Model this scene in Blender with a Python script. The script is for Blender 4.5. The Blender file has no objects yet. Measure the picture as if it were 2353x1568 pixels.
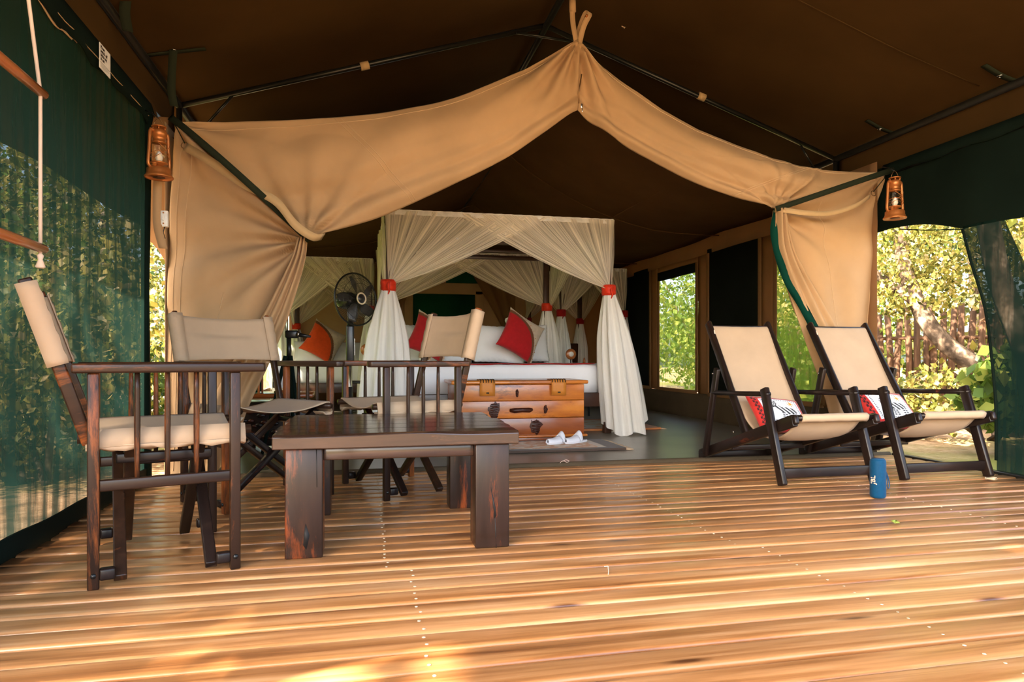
import bpy, bmesh, math, random
import numpy as np
from mathutils import Vector, Matrix, noise, Euler

random.seed(7)
rng = np.random.default_rng(7)
scene = bpy.context.scene
COL = scene.collection
PI = math.pi

# ------------------------------------------------------------------ camera
cam_d = bpy.data.cameras.new('camera')
cam = bpy.data.objects.new('camera', cam_d)
COL.objects.link(cam)
cam_d.sensor_width = 36.0
cam_d.lens = 24.0
cam_d.shift_y = 0.0161
cam_d.clip_start = 0.05
cam_d.clip_end = 400
cam.location = (0, 0, 0.65)
cam.rotation_euler = (PI / 2, 0, -math.radians(12.3))
scene.camera = cam

# ------------------------------------------------------------------ sky, sun, exposure
TO_SUN = Vector((-0.55, -0.50, 0.62)).normalized()
world = bpy.data.worlds.new('world')
scene.world = world
world.use_nodes = True
wn = world.node_tree
wn.nodes.clear()
sky = wn.nodes.new('ShaderNodeTexSky')
sky.sky_type = 'NISHITA'
sky.sun_disc = False
sky.sun_elevation = math.asin(TO_SUN.z)
sky.sun_rotation = math.atan2(TO_SUN.x, TO_SUN.y)
sky.air_density = 1.0
sky.dust_density = 4.0
sky.ozone_density = 0.6
bg = wn.nodes.new('ShaderNodeBackground')
bg.inputs['Strength'].default_value = 0.42
wo = wn.nodes.new('ShaderNodeOutputWorld')
wn.links.new(sky.outputs[0], bg.inputs[0])
wn.links.new(bg.outputs[0], wo.inputs[0])
sun_d = bpy.data.lights.new('sun', 'SUN')
sun = bpy.data.objects.new('sun', sun_d)
COL.objects.link(sun)
sun_d.energy = 12.0
sun_d.angle = math.radians(0.6)
sun_d.color = (1.0, 0.84, 0.66)
sun.rotation_euler = TO_SUN.to_track_quat('Z', 'Y').to_euler()
vs = scene.view_settings
vs.view_transform = 'Standard'
vs.look = 'None'
vs.gamma = 1.0
vs.use_curve_mapping = False
vs.exposure = 1.95
scene.cycles.transparent_max_bounces = 32
scene.cycles.max_bounces = 10
scene.cycles.diffuse_bounces = 6


# ------------------------------------------------------------------ helpers: materials
def new_mat(name):
    m = bpy.data.materials.new(name)
    m.use_nodes = True
    nt = m.node_tree
    nt.nodes.clear()
    out = nt.nodes.new('ShaderNodeOutputMaterial')
    return m, nt, out


def N(nt, typ, **kw):
    n = nt.nodes.new(typ)
    for k, v in kw.items():
        if k in ('operation', 'blend_type', 'data_type', 'noise_dimensions', 'feature', 'wave_type',
                 'bands_direction', 'attribute_name', 'attribute_type', 'distance', 'vector_type'):
            setattr(n, k, v)
        else:
            n.inputs[k].default_value = v
    return n


def ramp(nt, fac, stops):
    r = nt.nodes.new('ShaderNodeValToRGB')
    el = r.color_ramp.elements
    while len(el) < len(stops):
        el.new(0.5)
    for e, (p, c) in zip(el, stops):
        e.position = p
        e.color = (*c, 1) if len(c) == 3 else c
    nt.links.new(fac, r.inputs[0])
    return r


def bsdf(nt, out, rough=0.5, coat=0.0, metal=0.0, spec=0.5, sheen=0.0):
    p = nt.nodes.new('ShaderNodeBsdfPrincipled')
    p.inputs['Roughness'].default_value = rough
    p.inputs['Metallic'].default_value = metal
    p.inputs['Specular IOR Level'].default_value = spec
    p.inputs['Coat Weight'].default_value = coat
    p.inputs['Coat Roughness'].default_value = 0.15
    p.inputs['Sheen Weight'].default_value = sheen
    nt.links.new(p.outputs[0], out.inputs[0])
    return p


def obj_coord(nt, scale=(1, 1, 1), rand=True):
    tc = nt.nodes.new('ShaderNodeTexCoord')
    mp = nt.nodes.new('ShaderNodeMapping')
    mp.inputs['Scale'].default_value = scale
    src = tc.outputs['Object']
    if rand:
        oi = nt.nodes.new('ShaderNodeObjectInfo')
        mul = N(nt, 'ShaderNodeMath', operation='MULTIPLY')
        mul.inputs[1].default_value = 37.0
        nt.links.new(oi.outputs['Random'], mul.inputs[0])
        add = N(nt, 'ShaderNodeVectorMath', operation='ADD')
        nt.links.new(src, add.inputs[0])
        nt.links.new(mul.outputs[0], add.inputs[1])
        src = add.outputs[0]
    nt.links.new(src, mp.inputs[0])
    return mp.outputs[0]


def tex_noise(nt, vec, scale, detail=4, rough=0.6, dist=0.0):
    n = nt.nodes.new('ShaderNodeTexNoise')
    n.inputs['Scale'].default_value = scale
    n.inputs['Detail'].default_value = detail
    n.inputs['Roughness'].default_value = rough
    n.inputs['Distortion'].default_value = dist
    if vec is not None:
        nt.links.new(vec, n.inputs['Vector'])
    return n


def bump(nt, height, strength, dist, p):
    b = nt.nodes.new('ShaderNodeBump')
    b.inputs['Strength'].default_value = strength
    b.inputs['Distance'].default_value = dist
    nt.links.new(height, b.inputs['Height'])
    nt.links.new(b.outputs[0], p.inputs['Normal'])
    return b


def mixcol(nt, fac, a, b, blend='MIX'):
    m = nt.nodes.new('ShaderNodeMix')
    m.data_type = 'RGBA'
    m.blend_type = blend
    for sock, v in ((m.inputs[0], fac), (m.inputs[6], a), (m.inputs[7], b)):
        if hasattr(v, 'node'):
            nt.links.new(v, sock)
        elif isinstance(v, (int, float)):
            sock.default_value = v
        else:
            sock.default_value = (*v, 1)
    return m.outputs[2]


def plain(name, col, rough=0.5, metal=0.0, coat=0.0, spec=0.5, var=0.12, scale=30):
    m, nt, out = new_mat(name)
    p = bsdf(nt, out, rough, coat, metal, spec)
    v = obj_coord(nt)
    n = tex_noise(nt, v, scale, 3)
    lo = tuple(c * (1 - var) for c in col)
    hi = tuple(min(1, c * (1 + var)) for c in col)
    r = ramp(nt, n.outputs[0], [(0.3, lo), (0.7, hi)])
    nt.links.new(r.outputs[0], p.inputs['Base Color'])
    return m


def wood(name, stops, grain=(1.5, 26, 26), rough=0.4, coat=0.2, wear=None, wear_at=0.62, knots=0.0, bumpy=0.25, spec=0.5, tone=0.0):
    """grain runs along local X unless the scale says otherwise"""
    m, nt, out = new_mat(name)
    p = bsdf(nt, out, rough, coat, 0, spec)
    v = obj_coord(nt, grain)
    n = tex_noise(nt, v, 1.0, 7, 0.62, 0.4)
    r = ramp(nt, n.outputs[0], stops)
    col = r.outputs[0]
    if wear:
        v2 = obj_coord(nt, tuple(g * 0.45 for g in grain))
        n2 = tex_noise(nt, v2, 1.0, 8, 0.75, 0.3)
        rw = ramp(nt, n2.outputs[0], [(wear_at, (0, 0, 0)), (wear_at + 0.09, (1, 1, 1))])
        col = mixcol(nt, rw.outputs[0], col, wear)
    if knots:
        v3 = obj_coord(nt, (2.2, 11, 11))
        vo = nt.nodes.new('ShaderNodeTexVoronoi')
        vo.inputs['Scale'].default_value = 1.0
        nt.links.new(v3, vo.inputs['Vector'])
        rk = ramp(nt, vo.outputs['Distance'], [(0.05, (1, 1, 1)), (0.05 + knots, (0, 0, 0))])
        vn = tex_noise(nt, obj_coord(nt, (1, 5, 5)), 1.0, 2)
        gate = ramp(nt, vn.outputs[0], [(0.5, (0, 0, 0)), (0.56, (1, 1, 1))])
        mm = N(nt, 'ShaderNodeMath', operation='MULTIPLY')
        nt.links.new(rk.outputs[0], mm.inputs[0])
        nt.links.new(gate.outputs[0], mm.inputs[1])
        col = mixcol(nt, mm.outputs[0], col, (0.10, 0.035, 0.012))
    if tone:
        oi = nt.nodes.new('ShaderNodeObjectInfo')
        rt_ = ramp(nt, oi.outputs['Random'], [(0.0, (1 - tone, 1 - tone * 1.1, 1 - tone * 1.2)), (0.5, (1, 1, 1)), (1.0, (1 + tone * 0.3,) * 3)])
        col = mixcol(nt, 1.0, col, rt_.outputs[0], 'MULTIPLY')
    nt.links.new(col, p.inputs['Base Color'])
    if bumpy:
        bump(nt, n.outputs[0], bumpy, 0.002, p)
    return m


def cloth(name, col, var=0.10, translucent=0.0, weave=900, scale=3.0, rough=0.85, sheen=0.06, spec=0.12, bumpd=0.0006):
    m, nt, out = new_mat(name)
    p = bsdf(nt, out, rough, 0, 0, spec, sheen)
    v = obj_coord(nt)
    n = tex_noise(nt, v, scale, 6, 0.6)
    lo = tuple(c * (1 - var) for c in col)
    hi = tuple(min(1, c * (1 + var)) for c in col)
    r = ramp(nt, n.outputs[0], [(0.3, lo), (0.72, hi)])
    c = r.outputs[0]
    nt.links.new(c, p.inputs['Base Color'])
    w = tex_noise(nt, v, weave, 2)
    bump(nt, w.outputs[0], 0.35, bumpd, p)
    if translucent:
        t = nt.nodes.new('ShaderNodeBsdfTranslucent')
        nt.links.new(c, t.inputs[0])
        mx = nt.nodes.new('ShaderNodeMixShader')
        mx.inputs[0].default_value = translucent
        nt.links.new(p.outputs[0], mx.inputs[1])
        nt.links.new(t.outputs[0], mx.inputs[2])
        nt.links.new(mx.outputs[0], out.inputs[0])
    return m


def netting(name, col, dens_lo, dens_hi, uvscale, translucent=0.5, objspace=False, lo=0.35, hi=0.65):
    """open weave: part of it lets light straight through, denser where the threads bunch"""
    m, nt, out = new_mat(name)
    tc = nt.nodes.new('ShaderNodeTexCoord')
    mp = nt.nodes.new('ShaderNodeMapping')
    mp.inputs['Scale'].default_value = uvscale
    nt.links.new(tc.outputs['Object' if objspace else 'UV'], mp.inputs[0])
    n = tex_noise(nt, mp.outputs[0], 1.0, 5, 0.65)
    r = ramp(nt, n.outputs[0], [(lo, (dens_lo,) * 3), (hi, (dens_hi,) * 3)])
    d = nt.nodes.new('ShaderNodeBsdfDiffuse')
    d.inputs[0].default_value = (*col, 1)
    t = nt.nodes.new('ShaderNodeBsdfTranslucent')
    t.inputs[0].default_value = (*col, 1)
    mx = nt.nodes.new('ShaderNodeMixShader')
    mx.inputs[0].default_value = translucent
    nt.links.new(d.outputs[0], mx.inputs[1])
    nt.links.new(t.outputs[0], mx.inputs[2])
    tr = nt.nodes.new('ShaderNodeBsdfTransparent')
    m2 = nt.nodes.new('ShaderNodeMixShader')
    nt.links.new(r.outputs[0], m2.inputs[0])
    nt.links.new(tr.outputs[0], m2.inputs[1])
    nt.links.new(mx.outputs[0], m2.inputs[2])
    nt.links.new(m2.outputs[0], out.inputs[0])
    return m


def leafmat(name, stops, translucent=0.45):
    m, nt, out = new_mat(name)
    g = nt.nodes.new('ShaderNodeNewGeometry')
    r = ramp(nt, g.outputs['Random Per Island'], stops)
    p = bsdf(nt, out, 0.5, 0, 0, 0.4)
    nt.links.new(r.outputs[0], p.inputs['Base Color'])
    t = nt.nodes.new('ShaderNodeBsdfTranslucent')
    nt.links.new(r.outputs[0], t.inputs[0])
    mx = nt.nodes.new('ShaderNodeMixShader')
    mx.inputs[0].default_value = translucent
    nt.links.new(p.outputs[0], mx.inputs[1])
    nt.links.new(t.outputs[0], mx.inputs[2])
    nt.links.new(mx.outputs[0], out.inputs[0])
    return m


def printed(name, rough=0.8, sheen=0.2):
    m, nt, out = new_mat(name)
    p = bsdf(nt, out, rough, 0, 0, 0.25, sheen)
    a = nt.nodes.new('ShaderNodeAttribute')
    a.attribute_name = 'print'
    v = obj_coord(nt)
    n = tex_noise(nt, v, 28, 4)
    r = ramp(nt, n.outputs[0], [(0.3, (0.82,) * 3), (0.7, (1, 1, 1))])
    c = mixcol(nt, 1.0, a.outputs['Color'], r.outputs[0], 'MULTIPLY')
    nt.links.new(c, p.inputs['Base Color'])
    return m


M = {}
M['deck'] = wood('deck_wood', [(0.27, (0.15, 0.050, 0.014)), (0.42, (0.36, 0.150, 0.048)), (0.56, (0.52, 0.250, 0.098)), (0.74, (0.68, 0.410, 0.215))],
                 grain=(1.1, 24, 24), rough=0.34, coat=0.25, knots=0.10, bumpy=0.4, tone=0.30)
M['nail'] = plain('nail_head', (0.60, 0.47, 0.33), 0.5)
M['chairwood'] = wood('stained_wood', [(0.25, (0.014, 0.007, 0.005)), (0.55, (0.034, 0.016, 0.009)), (0.8, (0.075, 0.030, 0.014))],
                      grain=(14, 14, 2.0), rough=0.30, coat=0.0, wear=(0.24, 0.066, 0.016), wear_at=0.53, spec=0.22)
M['chairwood_x'] = wood('stained_wood_rail', [(0.25, (0.014, 0.007, 0.005)), (0.55, (0.034, 0.016, 0.009)), (0.8, (0.075, 0.030, 0.014))],
                        grain=(14, 2.0, 14), rough=0.28, coat=0.0, wear=(0.20, 0.055, 0.016), wear_at=0.57, spec=0.28)
M['tablewood'] = wood('table_wood', [(0.25, (0.018, 0.010, 0.007)), (0.6, (0.042, 0.021, 0.013)), (0.85, (0.085, 0.038, 0.020))],
                      grain=(2.0, 16, 16), rough=0.16, coat=0.15, wear=(0.10, 0.042, 0.02), wear_at=0.62, spec=0.42)
M['tableleg'] = wood('table_leg_wood', [(0.25, (0.012, 0.007, 0.005)), (0.6, (0.030, 0.015, 0.010)), (0.85, (0.07, 0.028, 0.014))],
                     grain=(13, 13, 2.6), rough=0.28, coat=0.0, wear=(0.22, 0.048, 0.012), wear_at=0.53, spec=0.24)
M['blackwood'] = wood('black_stained_wood', [(0.25, (0.007, 0.005, 0.005)), (0.6, (0.017, 0.010, 0.008)), (0.85, (0.04, 0.018, 0.012))],
                      grain=(3, 14, 14), rough=0.28, coat=0.0, wear=(0.16, 0.032, 0.012), wear_at=0.59, spec=0.25)
M['crack'] = plain('split_in_wood', (0.006, 0.004, 0.003), 0.7)
M['canvas'] = cloth('tan_canvas', (0.47, 0.295, 0.152), 0.10, 0.10, scale=2.2)
M['canvas_seam'] = cloth('canvas_seam', (0.54, 0.36, 0.20), 0.08, 0.0)
M['chaircanvas'] = cloth('beige_canvas', (0.485, 0.345, 0.225), 0.06, 0.06, scale=5)
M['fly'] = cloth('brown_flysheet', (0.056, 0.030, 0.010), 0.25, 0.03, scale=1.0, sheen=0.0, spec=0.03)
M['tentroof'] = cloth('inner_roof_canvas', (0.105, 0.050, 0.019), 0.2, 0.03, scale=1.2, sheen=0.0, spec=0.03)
M['tentwall'] = cloth('tent_wall_canvas', (0.31, 0.165, 0.075), 0.12, 0.36, scale=1.6, sheen=0.0, spec=0.04)
M['skirt'] = cloth('tent_skirt', (0.085, 0.060, 0.036), 0.15, 0.0, sheen=0.0, spec=0.04)
M['shade'] = netting('green_shade_cloth', (0.008, 0.022, 0.018), 0.86, 0.985, (13, 13, 0.9), 0.35, True, 0.34, 0.58)
M['shade_dense'] = cloth('dark_green_webbing', (0.006, 0.012, 0.009), 0.2, 0.0, sheen=0.0, spec=0.04)
M['greenlining'] = cloth('green_lining', (0.004, 0.042, 0.028), 0.15, 0.1, sheen=0.0, spec=0.04)
M['greenblind'] = cloth('green_blind', (0.012, 0.075, 0.038), 0.2, 0.12, sheen=0.0, spec=0.04)
M['blackblind'] = cloth('dark_blind', (0.008, 0.010, 0.008), 0.2, 0.0, sheen=0.0, spec=0.04)
M['windownet'] = netting('window_insect_net', (0.13, 0.23, 0.025), 0.68, 0.84, (40, 40, 2), 0.6, True)
M['net'] = netting('mosquito_net', (0.97, 0.87, 0.71), 0.26, 0.86, (60, 0.7, 1), 0.25)
M['netfold'] = netting('mosquito_net_folds', (0.96, 0.93, 0.88), 0.76, 1.0, (26, 0.8, 1), 0.25)
M['white'] = cloth('white_linen', (0.80, 0.80, 0.82), 0.03, 0.0, scale=4)
M['redtie'] = cloth('red_satin', (0.62, 0.035, 0.012), 0.25, 0.0, rough=0.4, scale=25)
M['darkred'] = cloth('dark_red_cloth', (0.33, 0.012, 0.010), 0.2, 0.0)
M['print'] = printed('printed_cotton')
M['vinyl'] = plain('grey_vinyl_floor', (0.19, 0.165, 0.125), 0.34, 0, 0.15, 0.5, 0.18, 2.0)
M['tube'] = plain('painted_steel_tube', (0.025, 0.024, 0.020), 0.32, 0.6)
M['blackmetal'] = plain('black_metal', (0.012, 0.012, 0.012), 0.3, 0.2)
M['blackplastic'] = plain('black_plastic', (0.012, 0.012, 0.013), 0.3)
M['fanblade'] = plain('smoky_blade', (0.05, 0.045, 0.04), 0.35)
M['steel'] = plain('bright_steel', (0.6, 0.58, 0.54), 0.25, 1.0)
M['copper'] = plain('copper_paint', (0.50, 0.175, 0.045), 0.36, 0.55, 0.1, 0.5, 0.06)
M['copperdark'] = plain('copper_shadow', (0.10, 0.035, 0.012), 0.5, 0.3)
M['bulb'] = plain('frosted_bulb', (0.85, 0.82, 0.76), 0.3)
M['cream'] = plain('cream_plastic', (0.72, 0.60, 0.42), 0.4)
M['whiteplastic'] = plain('white_plastic', (0.80, 0.78, 0.74), 0.35)
M['paper'] = plain('paper', (0.82, 0.80, 0.78), 0.7)
M['ink'] = plain('black_ink', (0.02, 0.012, 0.012), 0.8)
M['rope'] = cloth('cotton_rope', (0.72, 0.56, 0.44), 0.2, 0.0)
M['dowel'] = wood('varnished_dowel', [(0.3, (0.30, 0.085, 0.02)), (0.7, (0.48, 0.16, 0.045))], grain=(20, 2, 20), rough=0.3, coat=0.4)
M['olive'] = cloth('olive_webbing', (0.020, 0.024, 0.014), 0.15, 0.0, sheen=0.0, spec=0.04)
M['tanstrap'] = cloth('tan_webbing', (0.46, 0.31, 0.155), 0.1, 0.0)
M['speakerblue'] = cloth('blue_speaker_fabric', (0.002, 0.048, 0.115), 0.15, 0.0, scale=60, rough=0.6)
M['speakerdark'] = plain('blue_rubber', (0.004, 0.05, 0.13), 0.45)
M['logo'] = plain('pale_orange_print', (0.75, 0.50, 0.38), 0.4)
M['chest'] = wood('chest_wood', [(0.22, (0.14, 0.028, 0.006)), (0.42, (0.42, 0.115, 0.016)), (0.6, (0.60, 0.19, 0.022)), (0.85, (0.70, 0.27, 0.04))],
                  grain=(2.2, 9, 9), rough=0.3, coat=0.3, wear=(0.13, 0.030, 0.010), wear_at=0.545, knots=0.12)
M['chestdark'] = wood('chest_wood_dark', [(0.22, (0.09, 0.02, 0.006)), (0.5, (0.26, 0.062, 0.012)), (0.85, (0.42, 0.12, 0.02))],
                      grain=(2.2, 9, 9), rough=0.3, coat=0.4, wear=(0.5, 0.17, 0.03), wear_at=0.62, knots=0.1)
M['gouge'] = plain('gouged_knot', (0.045, 0.010, 0.004), 0.38, 0, 0.0, 0.3, 0.6, 60)
M['leather'] = plain('tan_leather', (0.56, 0.20, 0.028), 0.5, 0, 0, 0.4, 0.1, 12)
M['bedwood'] = wood('bed_wood', [(0.25, (0.020, 0.010, 0.007)), (0.6, (0.058, 0.022, 0.012)), (0.85, (0.12, 0.04, 0.018))], grain=(4, 4, 4), rough=0.35, coat=0.2, wear=(0.22, 0.07, 0.025), wear_at=0.62)
M['slipper'] = cloth('white_terry', (0.74, 0.75, 0.82), 0.04, 0.0, weave=300)
M['glass'] = None
gm, gnt, gout = new_mat('clear_glass')
_g = gnt.nodes.new('ShaderNodeBsdfGlossy')
_g.inputs['Roughness'].default_value = 0.03
_t = gnt.nodes.new('ShaderNodeBsdfTransparent')
_t.inputs[0].default_value = (0.93, 0.90, 0.84, 1)
_m = gnt.nodes.new('ShaderNodeMixShader')
_m.inputs[0].default_value = 0.08
gnt.links.new(_t.outputs[0], _m.inputs[1])
gnt.links.new(_g.outputs[0], _m.inputs[2])
gnt.links.new(_m.outputs[0], gout.inputs[0])
M['glass'] = gm
M['ground'] = None
gm, gnt, gout = new_mat('leaf_litter_ground')
gp = bsdf(gnt, gout, 0.9, 0, 0, 0.2)
gv = obj_coord(gnt, (1, 1, 1), False)
g1 = tex_noise(gnt, gv, 9, 8, 0.75)
g2 = tex_noise(gnt, gv, 0.35, 4, 0.6)
gr1 = ramp(gnt, g1.outputs[0], [(0.3, (0.20, 0.10, 0.045)), (0.5, (0.46, 0.29, 0.16)), (0.7, (0.66, 0.47, 0.30))])
gr2 = ramp(gnt, g2.outputs[0], [(0.45, (0, 0, 0)), (0.6, (1, 1, 1))])
gc = mixcol(gnt, gr2.outputs[0], gr1.outputs[0], (0.20, 0.20, 0.045))
gnt.links.new(gc, gp.inputs['Base Color'])
bump(gnt, g1.outputs[0], 0.8, 0.03, gp)
M['ground'] = gm
M['bark'] = wood('mottled_bark', [(0.35, (0.025, 0.016, 0.010)), (0.48, (0.07, 0.047, 0.030)), (0.60, (0.20, 0.145, 0.10)), (0.75, (0.48, 0.39, 0.30))],
                 grain=(7, 7, 5), rough=0.9, coat=0, bumpy=0.8, spec=0.2)
M['pole'] = wood('weathered_pole', [(0.3, (0.04, 0.022, 0.014)), (0.6, (0.13, 0.072, 0.043)), (0.85, (0.28, 0.17, 0.11))], grain=(16, 16, 1.2), rough=0.9, coat=0, bumpy=0.6, spec=0.2)
M['leaf_yellow'] = leafmat('sunlit_yellow_leaves', [(0.0, (0.05, 0.06, 0.010)), (0.3, (0.15, 0.16, 0.025)), (0.65, (0.34, 0.30, 0.06)), (0.9, (0.50, 0.40, 0.12)), (1.0, (0.66, 0.55, 0.36))])
M['leaf_green'] = leafmat('green_leaves', [(0.0, (0.05, 0.10, 0.015)), (0.5, (0.14, 0.22, 0.03)), (1.0, (0.34, 0.36, 0.07))])
M['leaf_dark'] = leafmat('dark_leaves', [(0.0, (0.03, 0.06, 0.012)), (0.6, (0.09, 0.14, 0.025)), (1.0, (0.22, 0.22, 0.05))])
M['dryleaf'] = plain('dry_leaf', (0.55, 0.42, 0.26), 0.8)
M['freshleaf'] = plain('fresh_leaf', (0.30, 0.36, 0.06), 0.6)
M['rug'] = printed('woven_rug', 0.95, 0.1)
M['fringe'] = cloth('rug_fringe', (0.62, 0.44, 0.28), 0.2, 0.0)
M['brass'] = plain('dark_ring', (0.25, 0.14, 0.06), 0.35, 0.8)


# ------------------------------------------------------------------ helpers: geometry
class MB:
    def __init__(self):
        self.v, self.f, self.uv = [], [], None

    def add(self, vs_, fs_):
        o = len(self.v)
        self.v.extend([tuple(p) for p in vs_])
        self.f.extend([tuple(i + o for i in f) for f in fs_])
        return self

    def box(self, c, s, R=None):
        c = Vector(c)
        pts = []
        for x in (-.5, .5):
            for y in (-.5, .5):
                for z in (-.5, .5):
                    p = Vector((x * s[0], y * s[1], z * s[2]))
                    pts.append((R @ p if R else p) + c)
        return self.add(pts, [(0, 1, 3, 2), (4, 6, 7, 5), (0, 4, 5, 1), (2, 3, 7, 6), (0, 2, 6, 4), (1, 5, 7, 3)])

    def beam(self, p0, p1, w, h, up=(0, 0, 1)):
        p0, p1 = Vector(p0), Vector(p1)
        d = (p1 - p0)
        L = d.length
        d.normalize()
        up = Vector(up)
        s = d.cross(up)
        if s.length < 1e-4:
            s = d.cross(Vector((0, 1, 0)))
        s.normalize()
        u = s.cross(d)
        R = Matrix((d, s, u)).transposed()
        return self.box((p0 + p1) / 2, (L, w, h), R)

    def tube(self, pts, r, n=8, cap=True, closed=False):
        pts = [Vector(p) for p in pts]
        m = len(pts)
        rs = [r] * m if isinstance(r, (int, float)) else list(r)
        vs_, fs_ = [], []
        prev = None
        for i, p in enumerate(pts):
            if closed:
                d = pts[(i + 1) % m] - pts[i - 1]
            else:
                d = pts[min(i + 1, m - 1)] - pts[max(i - 1, 0)]
            if d.length < 1e-9:
                d = Vector((0, 0, 1))
            d.normalize()
            if prev is None:
                a = d.cross(Vector((0, 0, 1)))
                if a.length < 1e-3:
                    a = d.cross(Vector((0, 1, 0)))
            else:
                a = prev - d * prev.dot(d)
            a.normalize()
            prev = a.copy()
            b = d.cross(a)
            for k in range(n):
                t = 2 * PI * k / n
                vs_.append(p + (a * math.cos(t) + b * math.sin(t)) * rs[i])
        rng_i = m if closed else m - 1
        for i in range(rng_i):
            j = (i + 1) % m
            for k in range(n):
                k2 = (k + 1) % n
                fs_.append((i * n + k, i * n + k2, j * n + k2, j * n + k))
        if cap and not closed:
            fs_.append(tuple(range(n - 1, -1, -1)))
            fs_.append(tuple((m - 1) * n + k for k in range(n)))
        return self.add(vs_, fs_)

    def lathe(self, prof, c=(0, 0, 0), n=24, R=None, cap=True):
        c = Vector(c)
        vs_, fs_ = [], []
        for r, z in prof:
            for k in range(n):
                t = 2 * PI * k / n
                p = Vector((r * math.cos(t), r * math.sin(t), z))
                vs_.append((R @ p if R else p) + c)
        for i in range(len(prof) - 1):
            for k in range(n):
                k2 = (k + 1) % n
                fs_.append((i * n + k, i * n + k2, (i + 1) * n + k2, (i + 1) * n + k))
        if cap:
            if prof[0][0] > 1e-5:
                fs_.append(tuple(range(n - 1, -1, -1)))
            if prof[-1][0] > 1e-5:
                fs_.append(tuple((len(prof) - 1) * n + k for k in range(n)))
        return self.add(vs_, fs_)

    def sheet(self, P):
        """P: rows of points"""
        nu, nv = len(P), len(P[0])
        vs_ = [p for row in P for p in row]
        fs_ = [(i * nv + j, (i + 1) * nv + j, (i + 1) * nv + j + 1, i * nv + j + 1) for i in range(nu - 1) for j in range(nv - 1)]
        if self.uv is None:
            self.uv = {}
        o = len(self.v)
        for i in range(nu):
            for j in range(nv):
                self.uv[o + i * nv + j] = (i / (nu - 1), j / (nv - 1))
        return self.add(vs_, fs_)

    def prism(self, outline, a, b, axis='y'):
        """outline of 2-D points extruded from a to b along axis"""
        def mk(p, t):
            if axis == 'y':
                return (p[0], t, p[1])
            if axis == 'x':
                return (t, p[0], p[1])
            return (p[0], p[1], t)
        n = len(outline)
        vs_ = [mk(p, a) for p in outline] + [mk(p, b) for p in outline]
        fs_ = [tuple(range(n)), tuple(range(2 * n - 1, n - 1, -1))]
        fs_ += [(i, i + n, (i + 1) % n + n, (i + 1) % n) for i in range(n)]
        return self.add(vs_, fs_)

    def mesh(self, name, smooth=True):
        me = bpy.data.meshes.new(name)
        me.from_pydata(self.v, [], self.f)
        bm = bmesh.new()
        bm.from_mesh(me)
        bmesh.ops.recalc_face_normals(bm, faces=bm.faces)
        bm.to_mesh(me)
        bm.free()
        if smooth:
            me.polygons.foreach_set('use_smooth', [True] * len(me.polygons))
        if self.uv:
            uvl = me.uv_layers.new(name='UVMap')
            li = np.empty(len(me.loops), dtype=np.int32)
            me.loops.foreach_get('vertex_index', li)
            uvs = np.array([self.uv.get(int(i), (0, 0)) for i in li], dtype=np.float32)
            uvl.data.foreach_set('uv', uvs.ravel())
        me.update()
        return me

    def build(self, name, mat, parent=None, smooth=True, bevel=0.0, segs=2, thick=0.0, subsurf=0, loc=None, rot=None, angle=35):
        me = self.mesh(name, smooth)
        return place(name, me, mat, parent, bevel, segs, thick, subsurf, loc, rot, angle, smooth)


def place(name, me, mat, parent=None, bevel=0.0, segs=2, thick=0.0, subsurf=0, loc=None, rot=None, angle=35, smooth=True):
    if not me.materials:
        me.materials.append(M[mat] if isinstance(mat, str) else mat)
    o = bpy.data.objects.new(name, me)
    COL.objects.link(o)
    if parent is not None:
        o.parent = parent
    if loc is not None:
        o.location = loc
    if rot is not None:
        o.rotation_euler = rot
    if subsurf:
        md = o.modifiers.new('subsurf', 'SUBSURF')
        md.levels = md.render_levels = subsurf
    if thick:
        md = o.modifiers.new('solidify', 'SOLIDIFY')
        md.thickness = thick
        md.offset = 0
    if bevel:
        md = o.modifiers.new('bevel', 'BEVEL')
        md.width = bevel
        md.segments = segs
        md.limit_method = 'ANGLE'
        md.angle_limit = math.radians(angle)
        md.harden_normals = False
    return o


def empty(name, loc=(0, 0, 0), rz=0.0, rot=None):
    o = bpy.data.objects.new(name, None)
    o.empty_display_size = 0.05
    COL.objects.link(o)
    o.location = loc
    o.rotation_euler = rot if rot is not None else (0, 0, rz)
    return o


def tag(o, label=None, cat=None, group=None, kind=None):
    if label:
        o['label'] = label
    if cat:
        o['category'] = cat
    if group:
        o['group'] = group
    if kind:
        o['kind'] = kind
    return o


def copy_tree(o, parent=None):
    c = o.copy()
    COL.objects.link(c)
    c.parent = parent
    for ch in list(o.children):
        copy_tree(ch, c)
    return c


def box1(name, mat, parent, c, s, bevel=0.004, R=None, segs=2, smooth=True):
    return MB().box(c, s, R).build(name, mat, parent, smooth, bevel, segs)


def beam1(name, mat, parent, p0, p1, w, h, up=(0, 0, 1), bevel=0.004, segs=2):
    """a bar whose object origin sits at its middle so that grain follows the bar's own length (local X)"""
    p0, p1 = Vector(p0), Vector(p1)
    d = p1 - p0
    L = d.length
    d = d.normalized()
    upv = Vector(up)
    s = upv.cross(d)
    if s.length < 1e-4:
        s = Vector((0, 1, 0)).cross(d)
    s.normalize()
    u = d.cross(s)
    R = Matrix((d, s, u)).transposed()
    o = MB().box((0, 0, 0), (L, w, h)).build(name, mat, parent, True, bevel, segs)
    o.location = (p0 + p1) / 2
    o.rotation_euler = R.to_euler()
    return o


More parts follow.
